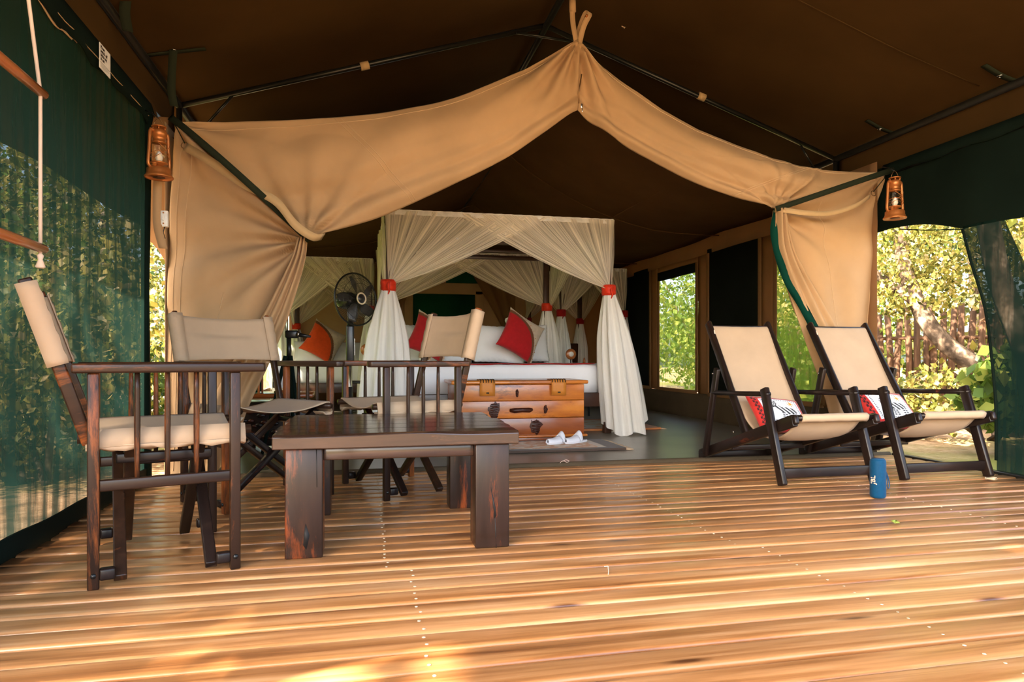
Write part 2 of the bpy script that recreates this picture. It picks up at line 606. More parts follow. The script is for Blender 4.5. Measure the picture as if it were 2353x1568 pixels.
def spline(pts, n):
    """Catmull-Rom through pts, n samples even in arc length"""
    P = np.array(pts, dtype=float)
    Q = np.vstack([2 * P[0] - P[1], P, 2 * P[-1] - P[-2]])
    out = []
    for i in range(1, len(Q) - 2):
        p0, p1, p2, p3 = Q[i - 1], Q[i], Q[i + 1], Q[i + 2]
        for t in np.linspace(0, 1, 16, endpoint=False):
            out.append(0.5 * ((2 * p1) + (-p0 + p2) * t + (2 * p0 - 5 * p1 + 4 * p2 - p3) * t * t + (-p0 + 3 * p1 - 3 * p2 + p3) * t ** 3))
    out.append(P[-1])
    out = np.array(out)
    s = np.r_[0, np.cumsum(np.linalg.norm(np.diff(out, axis=0), axis=1))]
    t = np.linspace(0, s[-1], n)
    return np.stack([np.interp(t, s, out[:, k]) for k in range(out.shape[1])], 1)


def text_mesh(body, size, mat, name, parent, M4, extrude=0.0006, align='LEFT', spacing=1.0, bold=0.0):
    c = bpy.data.curves.new(name, 'FONT')
    c.body = body
    c.size = size
    c.extrude = extrude
    c.align_x = align
    c.space_line = spacing
    c.offset = bold
    t = bpy.data.objects.new(name + '_tmp', c)
    COL.objects.link(t)
    dg = bpy.context.evaluated_depsgraph_get()
    dg.update()
    me = bpy.data.meshes.new_from_object(t.evaluated_get(dg))
    bpy.data.objects.remove(t)
    me.transform(M4)
    me.materials.clear()
    me.materials.append(M[mat])
    o = bpy.data.objects.new(name, me)
    COL.objects.link(o)
    o.parent = parent
    return o


# ================================================================== SETTING
FY = 4.06           # plane of the tent front
KF = FY / 4.0
TX0, TX1 = -1.06, 3.465   # tent side walls
EZ = 2.22           # eave purlins
RX, RZ = 1.24, 2.97      # ridge

# ---- ground outside
g = MB().box((1, 12, -0.36), (90, 90, 0.2)).build('ground', 'ground', None, False)
tag(g, kind='structure')

# ---- deck: one object per plank
floor = empty('floor', (0, 0, 0))
tag(floor, kind='structure')
PITCH = 0.1006
PW = 0.089
prof = []
for (cx, cy, a0, a1) in ((PW / 2 - 0.011, -0.008, 0, 90), (-PW / 2 + 0.011, -0.008, 90, 180)):
    for k in range(5):
        a = math.radians(a0 + (a1 - a0) * k / 4)
        prof.append((cx + 0.011 * math.cos(a), cy + 0.008 * math.sin(a)))
prof += [(-PW / 2, -0.032), (PW / 2, -0.032)]
DX0, DX1 = -1.09, 3.46
plank_meshes = []
for i in range(5):
    mb = MB()
    a = DX0 + random.uniform(-0.025, 0.012)
    b = DX1 + random.uniform(-0.01, 0.015)
    nseg = 24
    rows = []
    for k in range(nseg + 1):
        x = a + (b - a) * k / nseg
        w = 0.0016 * math.sin(x * 2.3 + i * 2) + 0.001 * math.sin(x * 5.1 + i)
        z = 0.0012 * math.sin(x * 1.7 + i * 3)
        rows.append([(x, p[0] + w, p[1] + z) for p in prof])
    n = len(prof)
    vs_ = [p for r in rows for p in r]
    fs_ = [(r * n + j, r * n + (j + 1) % n, (r + 1) * n + (j + 1) % n, (r + 1) * n + j) for r in range(nseg) for j in range(n)]
    fs_ += [tuple(range(n - 1, -1, -1)), tuple(nseg * n + j for j in range(n))]
    mb.add(vs_, fs_)
    me = mb.mesh('plank', True)
    me.materials.append(M['deck'])
    plank_meshes.append(me)
nail_me = MB().lathe([(0.0, 0.0014), (0.0036, 0.0010), (0.0047, 0.0)], n=10).mesh('nail')
nail_me.materials.append(M['nail'])
y = 3.885
pi_ = 0
while y > -1.3:
    pl = place('plank', plank_meshes[pi_ % 5], 'deck', floor, loc=(0, y, random.uniform(-0.0015, 0.001)))
    pl.rotation_euler = (random.uniform(-0.012, 0.012), 0, random.uniform(-0.0006, 0.0006))
    if y > 1.0:
        jx = 0.073 if y > 2.14 else 0.14
        for nx in (jx, 1.262 if y > 2.1 else 1.33, 2.452):
            for dy in (-0.024, 0.022):
                place('nail', nail_me, 'nail', pl, loc=(nx + random.uniform(-0.006, 0.006), dy + random.uniform(-0.004, 0.004), 0.0004))
    y -= PITCH
    pi_ += 1
for jx in (-0.9, 0.1, 1.3, 2.45, 3.3):
    box1('joist', 'blackwood', floor, (jx, 1.35, -0.085), (0.06, 5.2, 0.10), 0)
box1('trim_1', 'tube', None, (3.50, 1.3, -0.02), (0.05, 5.3, 0.06), 0.008)['kind'] = 'structure'

# ---- inner tent floor with its canvas sill
fl = MB().box(((TX0 + TX1) / 2, 7.2, -0.025), (TX1 - TX0, 6.5, 0.05)).build('floor_tent', 'vinyl', None, False)
tag(fl, kind='structure')
sill = MB()
sill.tube([(TX0, 3.955, -0.005), (0.3, 3.95, 0.0), (1.7, 3.955, 0.001), (TX1, 3.955, -0.004)], 0.020, 10)
so = sill.build('trim_2', 'skirt', None)
tag(so, kind='structure')

# ---- flysheet roof (the veranda ceiling)
def roof_z(x, lift=0.03):
    if x < TX0 - 0.06:
        return EZ + lift - (-1.12 - x) * 0.60
    if x < RX:
        return EZ + lift + (x + 1.12) * (RZ - EZ) / (RX + 1.12)
    if x < 3.55:
        return RZ + lift - (x - RX) * (RZ - 2.19) / (3.55 - RX)
    return 2.19 + lift - (x - 3.55) * 0.42
FLY_Y0, FLY_Y1 = -0.04, 11.6
xs = list(np.linspace(-1.86, -1.12, 6)) + list(np.linspace(-1.12, RX, 20))[1:] + list(np.linspace(RX, 3.55, 20))[1:] + list(np.linspace(3.55, 4.05, 5))[1:]
ys = np.linspace(FLY_Y0, FLY_Y1, 60)
rows = []
for x in xs:
    row = []
    for yy in ys:
        bay = abs(math.sin((yy - 4.6) * PI / 2.3))
        t = min(abs(x - RX), abs(x + 1.12), abs(x - 3.55)) / 1.2
        z = roof_z(x) - 0.035 * bay * min(1, t * 2) + 0.008 * noise.noise((x * 1.5, yy * 1.5, 0))
        row.append((x, yy, z))
    rows.append(row)
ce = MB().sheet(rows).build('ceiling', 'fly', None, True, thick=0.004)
tag(ce, kind='structure')
def seam(yc, x0, x1, off=-0.02, parent=ce):
    pts = []
    for k in range(14):
        x = x0 + (x1 - x0) * k / 13
        bay = abs(math.sin((yc - 4.6) * PI / 2.3))
        t = min(abs(x - RX), abs(x + 1.12), abs(x - 3.55)) / 1.2
        pts.append((x, yc, roof_z(x) - 0.035 * bay * min(1, t * 2) - 0.004))
    MB().tube(pts, 0.004, 4).build('seam', 'fly', parent)
for yc in (3.3, 5.9):
    seam(yc, -1.1, RX)
    seam(yc, RX, 3.5)

# ---- tent frame of steel tubes
fr = empty('tent_framework', (RX, 4.6, 0))
tag(fr, 'dark steel tube frame of rafters and purlins under the flysheet', 'tent frame')
def ft(name, pts, r, mat='tube', n=10):
    o = fr.location
    return MB().tube([Vector(p) - o for p in pts], r, n).build(name, mat, fr)
ft('ridge_pole', [(RX, -0.2, RZ - 0.02), (RX, 11.4, RZ - 0.02)], 0.022)
for yy in (4.6, 8.9, -0.1):
    ft('rafter', [(-1.12, yy, EZ), (RX, yy, RZ - 0.005)], 0.017)
    ft('rafter', [(RX, yy, RZ - 0.005), (3.55, yy, 2.175)], 0.017)
ft('purlin', [(-1.12, -0.2, EZ), (-1.12, 11.4, EZ)], 0.024)
ft('purlin', [(3.55, -0.2, 2.175), (3.55, 11.4, 2.175)], 0.024)
ft('brace', [(1.03, 4.58, 2.885), (1.42, 4.58, 2.865)], 0.009)
ft('brace', [(-0.95, 4.6, 2.13), (-0.80, 4.6, 2.32)], 0.008)
ft('brace', [(3.36, 4.6, 2.10), (3.25, 4.6, 2.26)], 0.008)
for x, yy in ((-1.12, 4.6), (3.55, 4.6), (-1.12, -0.1), (3.55, -0.1), (-1.12, 8.9), (3.55, 8.9)):
    zt = EZ if x < 0 else 2.175
    ft('pole', [(x, yy, -0.25), (x, yy, zt)], 0.018)
for xx, zz in ((0.01, 2.572), (2.427, 2.565)):
    s = -1 if xx > RX else 1
    d = Vector((1, 0, s * 0.318)).normalized() * 0.028
    ft('coupling', [Vector((xx, 4.6, zz)) - d, Vector((xx, 4.6, zz)) + d], 0.027, 'tanstrap')
# straps that hold the sheet to the purlins
def ribbon(pts, w, mat, name, parent, side=(0, 1, 0), thick=0.003):
    o = parent.location if parent is not None else Vector((0, 0, 0))
    pts = spline(pts, max(8, 6 * len(pts)))
    sv = Vector(side).normalized() * w / 2
    rows = [[Vector(p) - o - sv, Vector(p) - o + sv] for p in pts]
    return MB().sheet(rows).build(name, mat, parent, True, thick=thick)
ribbon([(-1.11, 3.93, 2.245), (-1.0, 3.94, 2.275), (-0.83, 3.95, 2.315)], 0.035, 'olive', 'strap', fr)
ribbon([(-0.985, 3.925, 2.285), (-0.99, 3.92, 2.18), (-0.995, 3.93, 2.07), (-0.985, 3.94, 1.99)], 0.04, 'olive', 'strap', fr, (1, 0.25, 0))
ribbon([(-1.05, 3.4, 2.29), (-1.06, 3.41, 2.22), (-1.05, 3.42, 2.14)], 0.045, 'olive', 'strap', fr, (1, 0.4, 0))
ribbon([(3.55, 4.02, 2.19), (3.46, 4.03, 2.22), (3.36, 4.04, 2.27)], 0.04, 'olive', 'strap', fr)
ribbon([(3.55, 3.12, 2.19), (3.46, 3.13, 2.22), (3.36, 3.14, 2.27)], 0.04, 'olive', 'strap', fr)
ribbon([(3.45, 4.95, 2.19), (3.36, 4.96, 2.25)], 0.04, 'olive', 'strap', fr)
for c in ((-0.985, 3.935, 2.285), (3.46, 4.03, 2.215), (3.46, 3.13, 2.215)):
    pts = [Vector(c) - fr.location + Vector((0.016 * math.cos(t), 0.016 * math.sin(t), 0)) for t in np.linspace(0, 2 * PI, 12, endpoint=False)]
    MB().tube(pts, 0.0025, 6, False, True).build('buckle', 'steel', fr)

# ---- veranda side walls of green shade cloth
def valance(x, zt, zb, y0, y1, name, mat, wob=0.012):
    rows = []
    for k in range(60):
        yy = y0 + (y1 - y0) * k / 59
        rows.append([(x + wob * math.sin(yy * 9 + j) * j / 4, yy, zt + (zb - zt) * j / 4 + (0.012 * noise.noise((yy * 5, j, 1)) if j == 4 else 0)) for j in range(5)])
    o = MB().sheet(rows).build(name, mat, None, True, thick=0.003)
    tag(o, kind='structure')
    return o
NLX = -1.14
rows = []
for k in range(90):
    yy = 1.25 + (4.0 - 1.25) * k / 89
    row = []
    for j in range(40):
        z = 0.0 + 2.02 * j / 39
        w = 0.014 * math.sin(yy * 7.0 + 0.5 * math.sin(z * 2)) * (1 - abs(j / 39 - 0.5)) + 0.006 * noise.noise((yy * 4, z, 3))
        row.append((NLX + w, yy, z - 0.06))
    rows.append(row)
wl = MB().sheet(rows).build('wall_left', 'shade', None, True)
tag(wl, kind='structure')
hem = MB().sheet([[(NLX + 0.012, 1.25 + 2.75 * k / 30, z + 0.004 * math.sin(k)) for z in (-0.07, 0.0, 0.062)] for k in range(31)])
hem.build('hem', 'shade_dense', wl, thick=0.012)
rows = []
for k in range(80):
    yy = 1.25 + 2.8 * k / 79
    wv = 0.010 * math.sin(yy * 17) + 0.012 * noise.noise((yy * 6, 0, 0))
    rows.append([(NLX + 0.012, yy, 2.03), (NLX + 0.026, yy, 1.985), (NLX + 0.02 + 0.008 * math.sin(yy * 23), yy, 1.905 + wv)])
MB().sheet(rows).build('hem', 'shade_dense', wl, thick=0.004)
MB().tube([(NLX + 0.024, 1.3 + 2.7 * k / 60, 1.94 + 0.012 * noise.noise((k * 0.3, 0, 2))) for k in range(61)], 0.0022, 5).build('stitching', 'tanstrap', wl)
rows = []
for k in range(40):
    yy = 2.55 + 0.50 * k / 39
    e = 1.905 + 0.010 * math.sin(yy * 17) + 0.012 * noise.noise((yy * 6, 0, 0))
    rows.append([(NLX + 0.014, yy, e + 0.01), (NLX + 0.018, yy, e + 0.002 - 0.012 * abs(math.sin(yy * 14)) * (k > 3 and k < 36))])
MB().sheet(rows).build('hem', 'canvas', wl, thick=0.003)
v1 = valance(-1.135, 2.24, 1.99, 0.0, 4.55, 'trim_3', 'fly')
MB().tube([(NLX - 0.01, -0.1, 2.03), (NLX - 0.01, 4.6, 2.03)], 0.016, 8).build('rail', 'tube', wl)
# far end of the left shade wall folds back in a dark edge
MB().tube([(NLX + 0.01, 3.985, 0.0), (NLX + 0.0, 3.99, 1.0), (NLX + 0.005, 3.985, 1.98)], [0.024, 0.020, 0.03], 8).build('hem', 'shade_dense', wl)

# right shade wall with the opening to the garden
NRX = 3.56
wr_e = empty('wall_right', (NRX, 3.0, 0))
tag(wr_e, kind='structure')
edge = [(3.46, 1.430), (3.40, 1.22), (3.31, 0.95), (3.27, 0.70), (3.24, 0.42), (3.235, 0.2), (3.235, 0.06)]
edge = spline(edge, 40)
def shade_patch(y_fn0, y_fn1, z0, z1, n=30, m=20):
    rows = []
    for k in range(n):
        t = k / (n - 1)
        row = []
        for j in range(m):
            z = z0 + (z1 - z0) * j / (m - 1)
            yy = y_fn0(z) + (y_fn1(z) - y_fn0(z)) * t
            w = 0.012 * math.sin(yy * 7) + 0.006 * noise.noise((yy * 4, z, 5))
            row.append((w, yy - 3.0, z))
        rows.append(row)
    return rows
ez = lambda z: float(np.interp(z, edge[::-1, 1], edge[::-1, 0]))
MB().sheet(shade_patch(lambda z: 3.19 - 0.43 * (1.43 - z), lambda z: ez(z), 0.0, 1.445)).build('shade_cloth', 'shade', wr_e)
def topz(yy):
    return 1.43 + 0.035 * math.sin(min(1, (yy - 3.46) / 0.66) * PI) + 0.10 * min(0.62, max(0, yy - 3.46)) / 0.6
rows = []
for k in range(60):
    yy = 1.2 + (4.22 - 1.2) * k / 59
    zb = topz(yy) if yy > 3.46 else 1.43 - 0.05 * max(0, 3.2 - yy)
    rows.append([(0.012 * math.sin(yy * 7), yy - 3.0, zb + (1.98 - zb) * j / 12) for j in range(13)])
MB().sheet(rows).build('shade_cloth', 'shade_dense', wr_e)
MB().tube([(0.0, 1.2 - 3.0, 1.95), (0.0, 1.10, 1.93)], 0.018, 8).build('rail', 'tube', wr_e)
rows = []
for k in range(40):
    yy = 1.2 + 2.9 * k / 39
    rows.append([(-0.016, yy - 3.0, 1.99), (-0.024, yy - 3.0, 1.95), (-0.02, yy - 3.0, 1.915 + 0.008 * math.sin(yy * 15))])
MB().sheet(rows).build('hem', 'shade_dense', wr_e, thick=0.004)
MB().tube([(-0.012, p[0] - 3.0, p[1]) for p in edge], 0.008, 6).build('hem', 'shade_dense', wr_e)
MB().tube([(0.01, 3.46 - 3, 1.43), (0.004, 3.75 - 3, 1.475), (0.0, 3.96 - 3, 1.52)], 0.0035, 5).build('cord', 'shade_dense', wr_e)
valance(3.57, 2.20, 1.93, 0.0, 4.6, 'trim_4', 'fly')

# ---- inner tent: walls, roof
BY = 10.45
TOPX = [-1.06, -0.468, 0.063, 0.548, 0.949, 1.198, 1.296, 1.510, 1.804, 2.105, 2.416, 2.736, 3.066, 3.53]
TOPZ = [1.945, 2.001, 2.071, 2.217, 2.409, 2.561, 2.616, 2.447, 2.278, 2.133, 2.027, 1.955, 1.928, 1.928]
def tent_roof_z(x):
    return float(np.interp(x, TOPX, TOPZ)) - 0.035
rows = []
for x in list(np.linspace(TX0, RX, 16)) + list(np.linspace(RX, TX1, 16))[1:]:
    rows.append([(x, yy, tent_roof_z(x) - 0.02 * abs(math.sin((yy - FY) * PI / 2.1)) + 0.008 * noise.noise((x * 2, yy * 2, 7))) for yy in np.linspace(FY + 0.15, BY, 50)])
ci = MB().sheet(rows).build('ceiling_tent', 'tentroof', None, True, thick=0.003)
tag(ci, kind='structure')
for (xa, xb, ya, yb) in ((RX, RX, FY + 0.05, BY), (0.2, 0.2, FY + .05, BY), (2.35, 2.35, FY + .05, BY)):
    MB().tube([(xa, ya, tent_roof_z(xa) - 0.012), (xb, yb, tent_roof_z(xb) - 0.012)], 0.012 if xa == RX else 0.006, 6).build('seam', 'tube' if xa == RX else 'tentroof', ci)
for yc in (6.2, 8.3):
    MB().tube([(x, yc, tent_roof_z(x) - 0.028) for x in np.linspace(TX0, TX1, 20)], 0.006, 5).build('seam', 'tentroof', ci)
# left wall, also with netted windows
wtl = empty('wall_tent_left', (TX0, FY, 0))
tag(wtl, kind='structure')
def band_l(y0, y1, z0, z1):
    n = max(2, int((y1 - y0) * 14) + 1)
    m = max(2, int((z1 - z0) * 8) + 1)
    rows = [[(0.010 * math.sin(yy * 4) + 0.006 * noise.noise((yy * 4, z * 4, 6)), yy - FY, z) for z in np.linspace(z0, z1, m)] for yy in np.linspace(y0, y1, n)]
    MB().sheet(rows).build('canvas_panel', 'canvas', wtl, True, thick=0.003)
band_l(FY + 0.02, BY, 1.70, 1.95)
band_l(FY + 0.02, BY, -0.02, 0.30)
prev = FY + 0.02
for k, (a, b) in enumerate(((4.75, 5.75), (6.10, 7.30), (7.65, 8.95), (9.25, 10.25))):
    band_l(prev, a, 0.30, 1.70)
    prev = b
    w = empty('window_%d' % (k + 5), (TX0, (a + b) / 2, 0.3))
    tag(w, kind='structure')
    hw = (b - a) / 2
    rows = [[(0.004 * math.sin(yy * 7), yy, z) for z in np.linspace(0, 1.4, 6)] for yy in np.linspace(-hw, hw, 14)]
    MB().sheet(rows).build('insect_net', 'windownet', w, True)
band_l(prev, BY, 0.30, 1.70)
# right wall built as bands round its four window openings
wtr = empty('wall_tent_right', (TX1, FY, 0))
tag(wtr, kind='structure')
WINS = [(4.62, 5.25, 0.28, 1.66), (5.48, 6.42, 0.27, 1.72), (6.66, 7.62, 0.28, 1.66), (7.86, 8.75, 0.28, 1.72)]
def band(y0, y1, z0, z1):
    n = max(2, int((y1 - y0) * 14) + 1)
    m = max(2, int((z1 - z0) * 8) + 1)
    rows = [[(0.010 * math.sin(yy * 4) + 0.006 * noise.noise((yy * 4, z * 4, 9)), yy - FY, z) for z in np.linspace(z0, z1, m)] for yy in np.linspace(y0, y1, n)]
    MB().sheet(rows).build('canvas_panel', 'tentwall', wtr, True, thick=0.003)
band(FY, BY, 1.72, 2.0)
rows = [[(0.012 * math.sin(yy * 3.1) - 0.03 * (0.27 - z), yy - FY, z) for z in np.linspace(-0.02, 0.27, 5)] for yy in np.linspace(FY, BY, 50)]
MB().sheet(rows).build('skirt', 'skirt', wtr, True, thick=0.004)
prev = FY
for (a, b, z0, z1) in WINS:
    band(prev, a, 0.27, 1.72)
    if z1 < 1.71:
        band(a, b, z1, 1.72)
    prev = b
band(prev, BY, 0.27, 1.72)
for i, (a, b, z0, z1) in enumerate(WINS):
    w = empty('window_%d' % (i + 1), (TX1, (a + b) / 2, z0))
    tag(w, kind='structure')
    hw = (b - a) / 2
    H = z1 - z0
    if i in (1, 3):
        rows = [[(0.004 + 0.006 * math.sin(yy * 9), yy, z) for z in np.linspace(-0.02, H + 0.04, 6)] for yy in np.linspace(-hw - 0.02, hw + 0.02, 14)]
        MB().sheet(rows).build('blind', 'blackblind', w, True, thick=0.003)
    else:
        rows = [[(0.004 * math.sin(yy * 7), yy, z) for z in np.linspace(0, H, 6)] for yy in np.linspace(-hw, hw, 14)]
        MB().sheet(rows).build('insect_net', 'windownet', w, True)
        rows = [[(-0.006 + 0.004 * math.sin(yy * 11), yy, z) for z in np.linspace(H - 0.10, H, 4)] for yy in np.linspace(-hw, hw, 14)]
        MB().sheet(rows).build('blind', 'blackblind', w, True, thick=0.02)
    for s in (-1, 1):
        box1('binding', 'tentwall', w, (-0.008, s * hw, H / 2), (0.012, 0.05, H), 0.004)
    box1('binding', 'tentwall', w, (-0.008, 0, 0), (0.012, 2 * hw, 0.04), 0.004)
# back wall with a green blind between tied-back curtains
wb = empty('wall_back', (RX, BY, 0))
tag(wb, kind='structure')
rows = []
for x in np.linspace(TX0, TX1, 50):
    rows.append([(x - RX, 0.02 * math.sin(x * 5), z) for z in np.linspace(-0.02, tent_roof_z(x), 14)])
MB().sheet(rows).build('canvas_panel', 'canvas', wb, True, thick=0.003)
MB().box((-0.05, -0.05, 1.06), (0.98, 0.02, 1.2)).build('blind', 'greenblind', wb)
box1('canvas_band', 'canvas', wb, (-0.03, -0.075, 1.70), (1.18, 0.02, 0.17), 0.006)
for s in (-1, 1):
    box1('canvas_band', 'canvas', wb, (-0.03 + s * 0.54, -0.075, 1.02), (0.13, 0.02, 1.3), 0.006)
    box1('green_strip', 'greenblind', wb, (-0.03 + s * 0.3, -0.06, 1.90), (0.55, 0.02, 0.22), 0.004)
    P = []
    for u in np.linspace(0, 1, 14):
        row = []
        for v in np.linspace(0, 1, 22):
            xt = s * (0.02 + 1.05 * u)
            xm = s * (0.92 + 0.12 * u)
            x = xt + (xm - xt) * (v ** 0.85)
            row.append((x, -0.16 + 0.03 * math.sin(u * 16), 2.42 - 0.33 * u * (1 - v) - 1.45 * v))
        P.append(row)
    MB().sheet(P).build('drape', 'tentwall', wb, True, thick=0.004)

# ================================================================== TENT FRONT CURTAINS
def fp(x, z):
    return (x * KF, 0.65 + (z - 0.65) * KF)
GL = fp(-0.31, 1.315)
GR = fp(2.616, 1.612)
PK = fp(1.277, 2.587)
CL = fp(-1.0, 1.925)
CR = fp(3.476, 1.909)
ZT = fp(1.277, 2.161)
def folds(x, z, centers):
    d = 0
    for (cx, cz, A, k, L, ph) in centers:
        r = math.hypot(x - cx, z - cz)
        th = math.atan2(z - cz, x - cx)
        wob = 0.5 * noise.noise((x * 2.5, z * 2.5, ph))
        s = math.sin(k * th + ph + wob)
        s = math.copysign(abs(s) ** 0.75, s)
        Lk = L * (0.85 + 0.75 * noise.noise((th * 2.3, ph, 0.5)))
        up_ = 1.0 if not (0.75 < th < 2.6 and A > 0.05 and L > 0.33 and cz < 2.0) else 0.35
        d += up_ * A * s * math.exp(-r / Lk) * min(1.0, r / 0.10)
    d += 0.040 * noise.noise((x * 1.7 + 4, z * 1.7, 2.2))
    rd = 1 - abs(noise.noise((x * 1.5 + 1.2 * z, z * 1.9 - x, 8.1))) * 2.2   # sharp creases where the cloth buckles
    d += 0.006 * max(0.0, rd) ** 3 + 0.010 * noise.noise((x * 5.5, z * 5.5, 3.1))
    return d
def patch(a, b, nu, nv, fn):
    A = spline([fp(*p) for p in a], nu)
    B = spline([fp(*p) for p in b], nu)
    P = []
    for i in range(nu):
        row = []
        for j in range(nv):
            v = j / (nv - 1)
            x, z = A[i] * (1 - v) + B[i] * v
            row.append((x, fn(x, z, i / (nu - 1), v), z))
        P.append(row)
    return P
LU_T = [(-1.0, 1.927), (-0.461, 1.981), (0.062, 2.05), (0.54, 2.194), (0.935, 2.383), (1.18, 2.533), (1.277, 2.587)]
LU_B = [(-0.31, 1.316), (0.062, 1.442), (0.412, 1.61), (0.802, 1.825), (1.043, 1.993), (1.208, 2.121), (1.277, 2.161)]
RU_T = [(1.277, 2.587), (1.488, 2.42), (1.777, 2.254), (2.074, 2.111), (2.38, 2.007), (2.696, 1.936), (3.021, 1.909), (3.476, 1.909)]
RU_B = [(1.277, 2.161), (1.403, 2.071), (1.632, 1.944), (1.954, 1.8), (2.318, 1.68), (2.616, 1.618), (2.63, 1.618)]
LL_L = [(-1.0, 1.922), (-1.026, 1.407), (-1.043, 0.843), (-1.054, 0.0)]
LL_R = [(-0.31, 1.311), (-0.333, 1.169), (-0.427, 0.874), (-0.542, 0.606), (-0.667, 0.319), (-0.735, 0.0)]
RL_L = [(2.616, 1.609), (2.648, 1.34), (2.792, 1.029), (2.922, 0.771), (3.087, 0.423), (3.238, 0.0)]
RL_R = [(3.476, 1.909), (3.448, 1.544), (3.424, 0.848), (3.397, 0.0)]
cen_L = [(GL[0], GL[1], 0.075, 12, 0.42, 0.4), (PK[0], PK[1], 0.060, 17, 0.34, 1.0), (CL[0], CL[1], 0.035, 11, 0.35, 2.0)]
cen_R = [(GR[0], GR[1], 0.055, 12, 0.34, 1.4), (PK[0], PK[1], 0.060, 17, 0.34, 1.0), (CR[0], CR[1], 0.040, 12, 0.4, 2.0)]

def strip_along(pts, w, off, mat, name, parent, yoff=-0.012, th=0.002, fnbase=None):
    """a narrow band that follows a run of front-plane points"""
    c = spline([fp(*p) for p in pts], 60)
    rows = []
    for i, (x, z) in enumerate(c):
        t = c[min(i + 1, 59)] - c[max(i - 1, 0)]
        t = t / (np.linalg.norm(t) + 1e-9)
        n_ = np.array((-t[1], t[0]))
        yy = (fnbase(x, z) if fnbase else FY) + yoff
        rows.append([(x + n_[0] * (off - w / 2), yy, z + n_[1] * (off - w / 2)), (x + n_[0] * (off + w / 2), yy, z + n_[1] * (off + w / 2))])
    return rows

